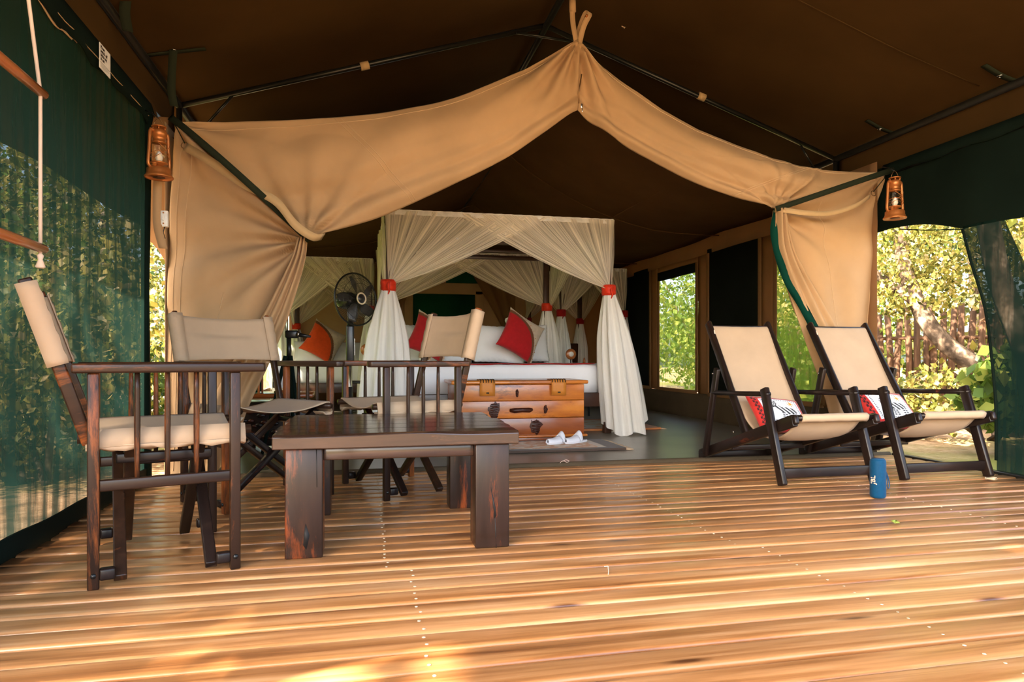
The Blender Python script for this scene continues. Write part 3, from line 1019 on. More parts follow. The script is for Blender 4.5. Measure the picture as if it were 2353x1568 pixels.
def make_flap(side):
    L = side < 0
    root = empty('tent_flap', (0, 0, 0))
    tag(root, 'tan canvas tent flap swept up and tied back beside the %s' % ('rope rack and safari chairs' if L else 'two deck chairs'), 'tent flap', 'canvas flaps of the tent front')
    cen = cen_L if L else cen_R
    G = GL if L else GR
    yb = lambda x, z: FY + folds(x, z, cen)
    # upper swag
    def fu(x, z, u, v):
        g = (1 - u) if L else u
        belly = -0.10 * math.sin(PI * v) * (0.35 + 0.65 * math.sin(PI * min(1, max(0, u))))
        crease = 0.020 * math.exp(-((v - 0.80) / 0.05) ** 2)
        lobe = -0.05 * math.exp(-((v - 0.93) / 0.075) ** 2)
        diag = 0.012 * math.sin(9.0 * v + 3.2 * (1 - g) + 0.6) * math.exp(-((v - 0.45) / 0.3) ** 2) * (0.4 + g)
        w_ = min(1.0, max(0.0, (v - 0.45) / 0.2))
        diag += 0.026 * math.sin(v * 21 + 1.5 * noise.noise((u * 2.5, 0, 4))) * w_ * (0.25 + 0.75 * g) * (0.6 + 0.6 * noise.noise((u * 3.1, v * 4, 6)))
        return yb(x, z) + belly + (crease + lobe) * (0.6 + 0.4 * g) + diag
    a, b = (LU_T, LU_B) if L else (RU_T, RU_B)
    PU = patch(a, b, 150, 70, fu)
    MB().sheet(PU).build('upper_panel', 'canvas', root, True, thick=0.003)
    # lower hanging part
    def flw(x, z, u, v):
        inner = v if L else (1 - v)
        vert = 0.035 * math.sin(inner * 15 + 2.0 * u) * (inner ** 1.6) * min(1, u * 3)
        bulge = -0.06 * math.sin(PI * inner) * math.sin(PI * min(1, u * 1.15))
        return yb(x, z) + vert + bulge + 0.02 + (0.0 if L else 0.12 * u)
    a, b = (LL_L, LL_R) if L else (RL_L, RL_R)
    PL = patch(a, b, 120, 70, flw)
    MB().sheet(PL).build('lower_panel', 'canvas', root, True, thick=0.003)
    # gathered bundle falling from the tie
    edge_ = LL_R if L else RL_L
    wb_ = 0.13 if L else 0.27
    A = spline([fp(*p) for p in edge_], 70)
    P = []
    for i, (x, z) in enumerate(A):
        row = []
        u = i / 69
        w = 0.05 + (wb_ * (1.2 if L else 1.0)) * min(1, u * 1.8)
        for j in range(26):
            v = j / 25
            s = -1 if L else 1
            xx = x + s * w * (v - 0.15)
            yy = FY - 0.055 - 0.035 * math.sin(PI * v) + 0.022 * math.sin(v * 19 + 1.2 * u) * (0.5 + 0.5 * (1 - u))
            row.append((xx, yy + (0.03 if L else 0.15) * u, z))
        P.append(row)
    MB().sheet(P).build('gathered_edge', 'canvas', root, True, thick=0.004)
    # double-stitched seams and top hem run on the sheets themselves
    def stitch(pts):
        MB().tube([(p[0], p[1] - 0.0025, p[2]) for p in pts], 0.0022, 5).build('stitching', 'canvas_seam', root)
    stitch([PU[i][5] for i in range(2, 148)])
    for iu in ((52, 54) if L else (112, 114)):
        stitch([PU[iu][j] for j in range(1, 69)])
    for jv in ((4, 9, 34) if L else (66, 30)):
        stitch([PL[i][jv] for i in range(3 if jv != 34 else 45, 118)])
    # tie straps
    C = CL if L else CR
    o = Vector((0, 0, 0))
    dirv = Vector((G[0] - C[0], 0, G[1] - C[1]))
    nrm = Vector((-dirv.z, 0, dirv.x)).normalized()
    pts = [Vector((C[0], FY - 0.05, C[1])) + dirv * t + Vector((0, -0.16 * math.sin(PI * min(1, t * 1.05)) ** 0.7 - 0.03, 0)) for t in np.linspace(0.0, 1.03, 9)]
    ribbon(pts, 0.036, 'olive', 'tie_strap', root, nrm)
    if L:
        pts = [(-0.94, FY - 0.08, 1.79), (-0.80, FY - 0.16, 1.70), (-0.62, FY - 0.19, 1.575), (-0.46, FY - 0.21, 1.49), (-0.36, FY - 0.20, 1.37), (-0.27, FY - 0.15, 1.315), (-0.22, FY - 0.08, 1.33)]
        ribbon(pts, 0.045, 'tanstrap', 'tie_strap', root, (0.5, 0, 0.86))
        ring = (-0.945, FY - 0.065, 1.80)
    else:
        pts = [(3.36, FY - 0.05, 1.745), (3.2, FY - 0.10, 1.66), (3.0, FY - 0.12, 1.60), (2.82, FY - 0.13, 1.59), (2.69, FY - 0.11, 1.605), (2.64, FY - 0.05, 1.62)]
        ribbon(pts, 0.034, 'tanstrap', 'tie_strap', root, (0.2, 0, 0.98))
        ring = (3.385, FY - 0.055, 1.765)
    rp = [Vector(ring) + Vector((0.018 * math.cos(t), 0.004 * math.sin(t), 0.018 * math.sin(t))) for t in np.linspace(0, 2 * PI, 12, endpoint=False)]
    MB().tube(rp, 0.003, 6, False, True).build('ring', 'brass', root)
    MB().tube([(ring[0], ring[1], ring[2] + 0.012), (C[0] * 0.5 + ring[0] * 0.5, ring[1], (C[1] + ring[2]) / 2 + 0.01), (C[0], ring[1] + 0.02, C[1])], 0.003, 5).build('cord', 'olive', root)
    if not L:
        gl = [(2.626, 1.62), (2.6, 1.447), (2.681, 1.175), (2.827, 0.946), (2.959, 0.714), (3.08, 0.42)]
        cc = spline([fp(*p) for p in gl], 40)
        rows = [[(x - 0.012, FY - 0.02, z), (x + 0.02, FY - 0.045 + 0.006 * math.sin(i), z), (x + 0.06, FY - 0.02, z)] for i, (x, z) in enumerate(cc)]
        MB().sheet(rows).build('lining', 'greenlining', root, True, thick=0.004)
    return root
flap_l = make_flap(-1)
flap_r = make_flap(1)
# loop and zip at the peak
hl = empty('hanging_loop', (PK[0], FY, PK[1]))
tag(hl, 'tan webbing loops holding up the peak of the tent front', 'strap')
ribbon([(PK[0] - 0.005, FY - 0.02, PK[1] - 0.03), (PK[0] - 0.03, FY - 0.02, PK[1] + 0.10), (PK[0] - 0.035, FY - 0.02, PK[1] + 0.22), (PK[0] - 0.03, FY - 0.01, PK[1] + 0.36)], 0.032, 'canvas', 'webbing', hl, (1, 0, 0), 0.006)
ribbon([(PK[0] + 0.01, FY - 0.02, PK[1] - 0.03), (PK[0] + 0.035, FY - 0.03, PK[1] + 0.08), (PK[0] + 0.075, FY - 0.03, PK[1] + 0.165), (PK[0] + 0.06, FY - 0.0, PK[1] + 0.18), (PK[0] + 0.03, FY + 0.02, PK[1] + 0.10), (PK[0], FY + 0.02, PK[1] - 0.02)], 0.034, 'canvas', 'webbing', hl, (0.9, 0.1, -0.4), 0.004)
MB().tube([(0.052, -0.045, 0.145), (0.052, -0.02, 0.145)], 0.008, 10).build('rivet', 'copper', hl)
MB().tube([(-0.032, -0.02, 0.17), (-0.034, -0.02, 0.25)], 0.021, 10).build('knot', 'canvas', hl)
zp = empty('zip_pull', (ZT[0], FY - 0.1, ZT[1]))
tag(zp, 'small steel zip pull hanging at the top of the tent opening', 'zipper')
MB().box((0, 0, -0.005), (0.012, 0.006, 0.026)).box((0.004, 0, -0.03), (0.006, 0.003, 0.024)).build('slider', 'steel', zp, bevel=0.002)
MB().tube([(-0.008, 0.03, 0.02), (-0.004, 0.03, 0.12), (0.01, 0.03, 0.2)], 0.004, 5).build('teeth', 'brass', zp)

# canvas side return and strap by the left corner
cs = empty('canvas_strap', (-1.06, 3.93, 1.62))
tag(cs, 'loose tan canvas strap hanging below the copper lantern by the green net', 'strap')
ribbon([(-1.06, 3.93, 1.62), (-1.062, 3.92, 1.50), (-1.06, 3.915, 1.36), (-1.045, 3.91, 1.28), (-1.03, 3.91, 1.225)], 0.042, 'canvas', 'webbing', cs, (1, 0.1, 0))
rows = []
for t in np.linspace(0, 1, 12):
    zb = 1.31 - 0.16 * t ** 2
    rows.append([(-1.20 + 0.13 * t, 4.16, z) for z in np.linspace(zb, 2.0, 8)])
rt = MB().sheet(rows).build('trim_5', 'tentwall', None, True, thick=0.004)
tag(rt, kind='structure')

# ================================================================== SAFARI CHAIRS
def make_chair(loc, f, label, top_y=-0.345, top_z=0.865):
    root = empty('safari_chair', (loc[0], loc[1], 0), math.atan2(-f[0], f[1]))
    tag(root, label, 'chair', 'folding safari chairs around the low table')
    W, D = 0.257, 0.186
    for sx in (-1, 1):
        for sy in (-1, 1):
            x, yv = sx * W, sy * D
            box1('leg', 'chairwood', root, (x, yv, 0.303), (0.026, 0.030, 0.606), 0.004)
            # spacer block and the crossing leg it carries
            box1('spacer', 'blackwood', root, (x, yv - sy * 0.034, 0.040), (0.028, 0.040, 0.034), 0.006)
            yy = yv - sy * (0.066 if sx > 0 else 0.094)
            beam1('crossing_leg', 'blackwood' if sy > 0 else 'chairwood_x', root, (x * 0.97, yy, 0.018), (-sx * 0.222, yy, 0.405), 0.026, 0.034, (0, 1, 0), 0.004)
            MB().lathe([(0.0, 0.004), (0.007, 0.003), (0.008, 0.0)], (x + sx * 0.013, yv, 0.040), 8, Matrix.Rotation(sx * PI / 2, 3, 'Y')).build('bolt', 'blackmetal', root)
        # armrest with rounded front end
        out = []
        hw = 0.026
        for k in range(9):
            a = -PI / 2 + PI * k / 8
            out.append((sx * W + hw * math.sin(a) * 1.0, 0.272 + 0.016 * math.cos(a)))
        pts = [(sx * W - hw, 0.262)] + [(sx * W + hw * math.sin(-PI / 2 + PI * k / 8), 0.262 + 0.014 * math.cos(-PI / 2 + PI * k / 8)) for k in range(1, 8)] + [(sx * W + hw, 0.262), (sx * W + hw, -0.238), (sx * W - hw, -0.238)]
        MB().prism(pts, 0.606, 0.634, 'z').build('armrest', 'chairwood_x', root, True, 0.006, 3)
        box1('side_rail', 'chairwood_x', root, (sx * W, 0, 0.289), (0.020, 2 * D - 0.028, 0.033), 0.004)
        for q in (-0.078, 0.0, 0.078):
            MB().tube([(sx * W, q, 0.300), (sx * W, q, 0.36), (sx * W, q, 0.45), (sx * W, q, 0.56), (sx * W, q, 0.610)], [0.0072, 0.0078, 0.0088, 0.0078, 0.0070], 10).build('spindle', 'chairwood', root)
        # seat rail under the canvas
        MB().tube([(sx * 0.222, -0.225, 0.420), (sx * 0.222, 0.238, 0.425)], 0.0135, 10).build('seat_rail', 'chairwood_x', root)
        beam1('stretcher', 'blackwood', root, (sx * 0.17, -0.13, 0.352), (sx * 0.17, 0.13, 0.352), 0.018, 0.030)
        # raked back post
        beam1('back_post', 'chairwood', root, (sx * 0.234, -0.196, 0.405), (sx * 0.234, top_y, top_z), 0.022, 0.034, (0, 1, 0.3), 0.005)
    for yy in (-0.055, 0.055):
        pass
    # seat sling
    P = []
    for i in range(25):
        t = i / 24
        x = -0.246 + 0.492 * t
        row = []
        for j in range(15):
            yv = -0.205 + 0.425 * j / 14
            e = abs(2 * t - 1)
            if e > 0.90:
                a = (e - 0.90) / 0.10
                z = 0.445 - 0.05 * a ** 2
                xx = math.copysign(0.222 + 0.024 * math.sin(a * PI / 2), x)
            else:
                z = 0.445 - 0.046 * (1 - (e / 0.90) ** 2) * (0.8 + 0.2 * math.cos(yv * 7))
                xx = x * 0.222 / (0.246 * 0.90)
            row.append((xx, yv, z + 0.002 * noise.noise((x * 9, yv * 9, 4))))
        P.append(row)
    seat = MB().sheet(P).build('seat', 'chaircanvas', root, True, thick=0.004)
    for sx in (-1, 1):
        Q = []
        for i in range(14):
            yv = -0.205 + 0.425 * i / 13
            Q.append([(sx * (0.246 - 0.004 * math.sin(i)), yv, 0.400), (sx * 0.243, yv, 0.388 + 0.006 * math.sin(i * 1.7)), (sx * 0.215, yv, 0.384 + 0.005 * math.sin(i * 2.3)), (sx * 0.196, yv, 0.398)])
        MB().sheet(Q).build('seat_sleeve', 'chaircanvas', root, True, thick=0.004)
    # back panel of canvas on the posts
    def bp(t, zf):
        p = Vector((0, -0.196, 0.405)).lerp(Vector((0, top_y, top_z)), zf)
        return p
    P = []
    for i in range(33):
        t = i / 32
        row = []
        for j in range(13):
            zf = 0.50 + 0.47 * j / 12
            p = bp(t, zf)
            e = 2 * t - 1
            sag = 0.038 * (1 - e * e)
            x = e * 0.252
            yoff = 0.024 - sag
            if abs(e) > 0.86:
                yoff = 0.024
            dz = -0.012 * (1 - e * e) if j > 6 else 0.006 * (1 - e * e)
            row.append((x, p.y + yoff, p.z + dz + 0.0015 * noise.noise((x * 14, j, 2))))
        P.append(row)
    MB().sheet(P).build('backrest', 'chaircanvas', root, True, thick=0.004)
    for sx in (-1, 1):
        Q = []
        for j in range(13):
            zf = 0.485 + 0.49 * j / 12
            p = bp(0, zf)
            w = 0.002 * math.sin(j * 2.1)
            ring = [(sx * 0.206, 0.022), (sx * 0.254, 0.024 + w), (sx * (0.258 + w), 0.0), (sx * 0.254, -0.024), (sx * 0.206, -0.022)]
            Q.append([(rx, p.y + ry, p.z + ry * 0.3) for rx, ry in ring])
        MB().sheet(Q).build('back_sleeve', 'chaircanvas', root, True, thick=0.003)
    return root
make_chair((-0.644, 2.42), (0.948, 0.319), 'dark safari chair seen side-on next to the green net, nearest the camera')
make_chair((-0.469, 3.326), (0.615, -0.79), 'dark safari chair with wide beige back standing before the swept canvas flap')
make_chair((0.179, 3.45), (-0.927, -0.375), 'dark safari chair behind the low table, its beige back before the bed', -0.318, 0.895)

# ================================================================== LOW TABLE
tb = empty('coffee_table', (0.118, 2.65, 0))
tag(tb, 'low dark wooden coffee table with thick square legs', 'table')
tw = 0.80
ys_ = [2.262, 2.425, 2.575, 2.725, 2.885, 3.04]
for i in range(5):
    y0, y1 = ys_[i] - 2.65 + 0.0008, ys_[i + 1] - 2.65 - 0.0008
    xl = -0.400 - (0, 0.008, -0.004, 0.010, 0.0)[i]
    xr = 0.400 + (0.0, 0.004, 0.012, -0.006, 0.004)[i]
    n = 30
    top, bot = [], []
    mb = MB()
    rows = []
    for k in range(n + 1):
        x = xl + (xr - xl) * k / n
        wz = 0.0
        fy = y0
        if i == 0:
            wz = -0.006 * math.exp(-((x - 0.22) / 0.13) ** 2) + 0.0035 * math.sin(x * 9 + 1)
            fy = y0 + 0.004 * math.sin(x * 8)
        rows.append([(x, fy, 0.357), (x, fy, (0.399 if i == 0 else 0.4028) + wz), (x, fy + (0.012 if i == 0 else 0.003), 0.404 + wz * 0.4), (x, (y0 + y1) / 2, 0.4042), (x, y1 - 0.003, 0.404), (x, y1, 0.4028 if i < 4 else 0.400), (x, y1, 0.357)])
    m_ = 7
    vs_ = [p for r in rows for p in r]
    fs_ = [(r * m_ + j, r * m_ + (j + 1) % m_, (r + 1) * m_ + (j + 1) % m_, (r + 1) * m_ + j) for r in range(n) for j in range(m_)]
    fs_ += [tuple(range(m_ - 1, -1, -1)), tuple(n * m_ + j for j in range(m_))]
    mb.add(vs_, fs_).build('plank', 'tablewood', tb, False, 0.005 if i == 0 else 0.0012, 2, angle=50)
for (lx, ly, w, d) in ((-0.305, -0.303, 0.118, 0.110), (0.313, -0.303, 0.118, 0.115), (-0.305, 0.308, 0.112, 0.110), (0.300, 0.318, 0.112, 0.110)):
    lg = box1('leg', 'tableleg', tb, (lx, ly, 0.178), (w, d, 0.356), 0.005)
    if ly < 0:
        s = 0.01 if lx < 0 else 0.0
        MB().prism([(lx - 0.012 + s, 0.045), (lx + s - 0.002, 0.03), (lx + 0.008 + s, 0.075), (lx - 0.004 + s, 0.115), (lx - 0.010 + s, 0.08)] if lx < 0 else
                   [(lx + 0.006, 0.10), (lx + 0.014, 0.11), (lx + 0.006, 0.16), (lx - 0.006, 0.21), (lx + 0.001, 0.155)], ly - d / 2 - 0.0012, ly - d / 2 + 0.002).build('split', 'crack', lg)
        MB().prism([(lx + 0.012, 0.0), (lx + 0.0145, 0.0), (lx + 0.010, 0.11), (lx + 0.007, 0.11)] if lx > 0 else [(lx + 0.038, 0.352), (lx + 0.041, 0.352), (lx + 0.042, 0.23), (lx + 0.040, 0.23)], ly - d / 2 - 0.001, ly - d / 2 + 0.002).build('split', 'crack', lg)
for (c, s) in (((0.004, -0.318, 0.333), (0.50, 0.03, 0.042)), ((0.0, 0.33, 0.333), (0.50, 0.03, 0.042))):
    box1('apron', 'tablewood', tb, c, s, 0.004)
for lx in (-0.33, 0.335):
    box1('apron', 'tablewood', tb, (lx, 0.0, 0.333), (0.03, 0.50, 0.042), 0.004)

# ================================================================== DECK CHAIRS
def make_deckchair(xc, label):
    Y0 = 3.5
    root = empty('deck_chair', (xc, Y0, 0))
    tag(root, label, 'deck chair', 'canvas deck chairs on the deck')
    hw = 0.268
    P = lambda x, yv, z: (x, yv - Y0, z)
    for s in (-1, 1):
        xa, xb, xcx, xd = s * (hw - 0.035), s * (hw - 0.062), s * hw, s * (hw - 0.010)
        beam1('seat_rail', 'blackwood', root, P(xa, 4.00, 0.034), P(xa, 3.035, 0.335), 0.030, 0.060)
        box1('seat_rail_cap', 'blackwood', root, P(xa, 3.028, 0.337), (0.028, 0.030, 0.046), 0.010, Matrix.Rotation(-0.3, 3, 'X'), 3)
        o = beam1('back_rail', 'blackwood', root, P(xb, 3.965, 0.872), P(xb, 3.50, 0.180), 0.028, 0.052, (0, 1, 0.6), 0.010)
        beam1('front_leg', 'blackwood', root, P(xcx, 3.082, 0.0), P(xcx, 3.245, 0.488), 0.030, 0.054, (0, 1, -0.3), 0.008)
        beam1('back_strut', 'blackwood', root, P(xd, 3.755, 0.585), P(xd, 3.905, 0.040), 0.026, 0.046, (0, 1, 0.3), 0.008)
        MB().tube([P(xcx - s * 0.0, 3.205, 0.458), P(xd, 3.50, 0.446), P(xd + s * 0.0, 3.80, 0.436)], 0.0145, 10).build('arm', 'blackwood', root)
        for (yy, zz) in ((3.245, 0.458), (3.535, 0.225), (3.77, 0.552), (3.905, 0.058), (3.175, 0.290)):
            MB().lathe([(0.0, 0.003), (0.006, 0.002), (0.007, 0.0)], P(s * (hw + 0.012), yy, zz), 8, Matrix.Rotation(s * PI / 2, 3, 'Y')).build('bolt', 'steel' if zz > 0.2 else 'blackmetal', root)
    beam1('stretcher', 'blackwood', root, P(-hw, 3.102, 0.060), P(hw, 3.102, 0.060), 0.020, 0.050)
    beam1('stretcher', 'blackwood', root, P(-hw + 0.03, 4.005, 0.030), P(hw - 0.03, 4.005, 0.030), 0.05, 0.045)
    beam1('stretcher', 'blackwood', root, P(-hw + 0.03, 3.62, 0.125), P(hw - 0.03, 3.62, 0.125), 0.018, 0.03)
    MB().tube([P(-hw + 0.03, 3.045, 0.345), P(hw - 0.03, 3.045, 0.345)], 0.016, 10).build('front_bar', 'blackwood', root)
    beam1('top_bar', 'blackwood', root, P(-hw + 0.06, 3.942, 0.838), P(hw - 0.06, 3.942, 0.838), 0.020, 0.030)
    beam1('top_bar', 'blackwood', root, P(-hw + 0.06, 3.915, 0.792), P(hw - 0.06, 3.915, 0.792), 0.016, 0.024)
    # sling of canvas
    path = spline([(3.952, 0.842), (3.925, 0.838), (3.83, 0.68), (3.70, 0.47), (3.58, 0.315), (3.45, 0.232), (3.30, 0.212), (3.16, 0.262), (3.07, 0.345), (3.045, 0.364), (3.025, 0.348), (3.045, 0.322)], 70)
    rows = []
    for i, (yy, zz) in enumerate(path):
        t = i / 69
        row = []
        for j in range(17):
            e = 2 * j / 16 - 1
            wdt = 0.192 + 0.018 * (1 - min(1, t * 1.5))
            dip = 0.026 * (1 - e * e) * math.sin(PI * min(1, t * 1.1))
            row.append((e * wdt * (1 - 0.04 * math.sin(PI * t)), yy - Y0 + dip * 0.6, zz - dip + 0.002 * noise.noise((e * 4, t * 7, 1))))
        rows.append(row)
    MB().sheet(rows).build('sling', 'chaircanvas', root, True, thick=0.004)
    pts = [P(-hw + 0.072 + 0.006 * math.cos(a), 3.908 + 0.022 * math.cos(a), 0.795 + 0.026 * math.sin(a)) for a in np.linspace(0.3, 5.2, 12)]
    MB().tube(pts, 0.004, 6).build('tie_cord', 'rope', root)
    return root
make_deckchair(2.342, 'black wooden deck chair with beige sling beside the blue speaker, close to the tent opening')
make_deckchair(3.066, 'black wooden deck chair with beige sling before the garden opening, next to the net')

# ================================================================== CUSHIONS
def pillow(name, mat, w, h, t, fn=None, n=44, pinch=0.10, loc=(0, 0, 0), rot=None, ruffle=0.0, lump=0.012, seed=0):
    """soft pillow: local X width, Z height, front faces -Y"""
    vs_, cols = [], []
    def pt(u, v, s):
        cu = 1 - pinch * (1 - abs(v) ** 2.2) * abs(u)
        cv = 1 - pinch * (1 - abs(u) ** 2.2) * abs(v)
        x, z = u * w / 2 * cu, v * h / 2 * cv
        e = max(0.0, (1 - abs(u) ** 3.0) * (1 - abs(v) ** 3.0)) ** 0.55
        e += lump * 4 * noise.noise((u * 2.3 + seed, v * 2.3, s)) * max(0, (1 - u * u) * (1 - v * v))
        rr = ruffle * math.sin((u + v) * 30) * (max(abs(u), abs(v)) ** 12)
        return (x, -s * t / 2 * e + rr, z)
    front, back = {}, {}
    for i in range(n):
        for j in range(n):
            u, v = 2 * i / (n - 1) - 1, 2 * j / (n - 1) - 1
            front[i, j] = len(vs_)
            vs_.append(pt(u, v, 1))
            cols.append(fn(u, v) if fn else (1, 1, 1))
    for i in range(n):
        for j in range(n):
            if i in (0, n - 1) or j in (0, n - 1):
                back[i, j] = front[i, j]
            else:
                u, v = 2 * i / (n - 1) - 1, 2 * j / (n - 1) - 1
                back[i, j] = len(vs_)
                vs_.append(pt(u, v, -1))
                cols.append(fn(u, v) if fn else (1, 1, 1))
    fs_ = []
    for i in range(n - 1):
        for j in range(n - 1):
            fs_.append((front[i, j], front[i + 1, j], front[i + 1, j + 1], front[i, j + 1]))
            fs_.append((back[i, j], back[i, j + 1], back[i + 1, j + 1], back[i + 1, j]))
    me = bpy.data.meshes.new(name)
    me.from_pydata(vs_, [], fs_)
    me.polygons.foreach_set('use_smooth', [True] * len(me.polygons))
    if fn:
        at = me.color_attributes.new('print', 'FLOAT_COLOR', 'POINT')
        at.data.foreach_set('color', np.array([(*c, 1) for c in cols], dtype=np.float32).ravel())
    me.update()
    o = place(name, me, mat)
    o.location = loc
    if rot is not None:
        o.rotation_euler = rot
    return o

RED, BLK, WHT = (0.60, 0.028, 0.020), (0.012, 0.012, 0.014), (0.80, 0.80, 0.82)
def in_ell(u, v, cx, cy, a, b, rot=0.0):
    c, s = math.cos(rot), math.sin(rot)
    x, y = (u - cx) * c + (v - cy) * s, -(u - cx) * s + (v - cy) * c
    return (x / a) ** 2 + (y / b) ** 2 < 1
def zebra_print(u, v):
    au, av = abs(u), abs(v)
    if au > 0.74 or av > 0.70:
        # red border with a running scroll in black
        s = (u if av > 0.70 and au <= 0.80 else v)
        m = (av - 0.85) if (av > 0.70 and au <= 0.80) else (au - 0.87)
        if abs(m - 0.045 * math.sin(s * 26)) < 0.022 or abs(m + 0.05 * math.cos(s * 26)) < 0.014:
            return BLK
        return RED
    if au > 0.70 or av > 0.66:
        return WHT
    if (0.63 < au < 0.68 or 0.58 < av < 0.635) and math.sin((u if av > 0.58 else v) * 70) > 0.1:
        return BLK
    # sun
    d = math.hypot((u - 0.40) * 1.15, v - 0.40)
    if d < 0.075:
        return (0.85, 0.36, 0.02)
    a = math.atan2(v - 0.40, u - 0.40)
    if 0.10 < d < 0.16 and math.sin(a * 8) > 0.45:
        return (0.80, 0.42, 0.05)
    # striped animal: body, neck, head, legs
    stripes = math.sin(u * 34 + 7 * v + 2.5 * math.sin(v * 7)) > -0.1
    body = in_ell(u, v, 0.17, -0.05, 0.34, 0.20)
    neck = in_ell(u, v, -0.17, 0.10, 0.13, 0.27, 0.55)
    head = in_ell(u, v, -0.30, 0.28, 0.10, 0.19, -0.5)
    legs = (-0.55 < v < -0.1) and any(abs(u - c - 0.05 * (v + 0.3)) < 0.042 for c in (-0.07, 0.05, 0.33, 0.44))
    ear = in_ell(u, v, -0.22, 0.47, 0.03, 0.07, 0.3)
    if ear:
        return BLK
    if head and not in_ell(u, v, -0.30, 0.28, 0.085, 0.175, -0.5):
        return BLK
    if head:
        return BLK if (math.sin(math.hypot((u + 0.28) * 1.6, v - 0.30) * 70) > 0.1 or in_ell(u, v, -0.35, 0.16, 0.05, 0.05)) else WHT
    if body or neck:
        return BLK if stripes else WHT
    if legs:
        return BLK if math.sin(v * 60) > -0.2 else WHT
    return WHT
def tilt(rx, ry, rz):
    return Euler((rx, ry, rz), 'XYZ')
zc = pillow('zebra_cushion', 'print', 0.34, 0.26, 0.10, zebra_print, 96, 0.06, (2.335, 3.505, 0.318), tilt(-0.80, 0.10, 0.02))
tag(zc, 'small red bordered zebra cushion in the deck chair beside the blue speaker', 'cushion', 'zebra cushions on the deck chairs')
zc2 = pillow('zebra_cushion', 'print', 0.36, 0.29, 0.10, zebra_print, 96, 0.06, (3.055, 3.50, 0.334), tilt(-0.80, 0.05, 0.05))
tag(zc2, 'small red bordered zebra cushion in the deck chair before the garden opening', 'cushion', 'zebra cushions on the deck chairs')

def velvet(col):
    def fn(u, v):
        r = math.hypot(u + 1.0, v + 1.0)
        edge = 1.72
        if r < edge:
            return col
        if r < edge + 0.16:
            return (0.17, 0.065, 0.028)
        return (0.66, 0.53, 0.40)
    return fn
def velvet_cushion(loc, rot, col, label, size=0.44):
    c = pillow('velvet_cushion', 'print', size, size, 0.17, velvet(col), 72, 0.12, loc, rot)
    tag(c, label, 'cushion', 'quarter round velvet cushions on the beds')
    for k in range(9):
        a = 0.12 + 1.32 * k / 8
        u, v = -1 + 1.93 * math.cos(a), -1 + 1.93 * math.sin(a)
        if abs(u) > 0.97 or abs(v) > 0.97:
            continue
        e = max(0.0, (1 - abs(u) ** 3.0) * (1 - abs(v) ** 3.0)) ** 0.55
        MB().lathe([(0, 0.006), (0.005, 0.0), (0, -0.006)], (u * size / 2 * 0.97, -0.17 / 2 * e - 0.003, v * size / 2 * 0.97), 6).build('bead', 'leather', c)
    return c
velvet_cushion((1.605, 6.93, 0.872), tilt(-0.22, 0.50, 0.22), (0.46, 0.008, 0.012), 'red velvet and cream cushion leaning on white pillows, in front of the dark bedpost', 0.46)
velvet_cushion((0.675, 6.95, 0.86), tilt(-0.25, 0.42, 0.1), (0.40, 0.008, 0.012), 'red velvet and cream cushion hidden mostly behind the safari chair back')
velvet_cushion((-0.49, 9.0, 0.845), tilt(-0.25, 0.52, 0.1), (0.72, 0.07, 0.006), 'orange velvet cushion with cream corner on the bed behind the fan', 0.46)

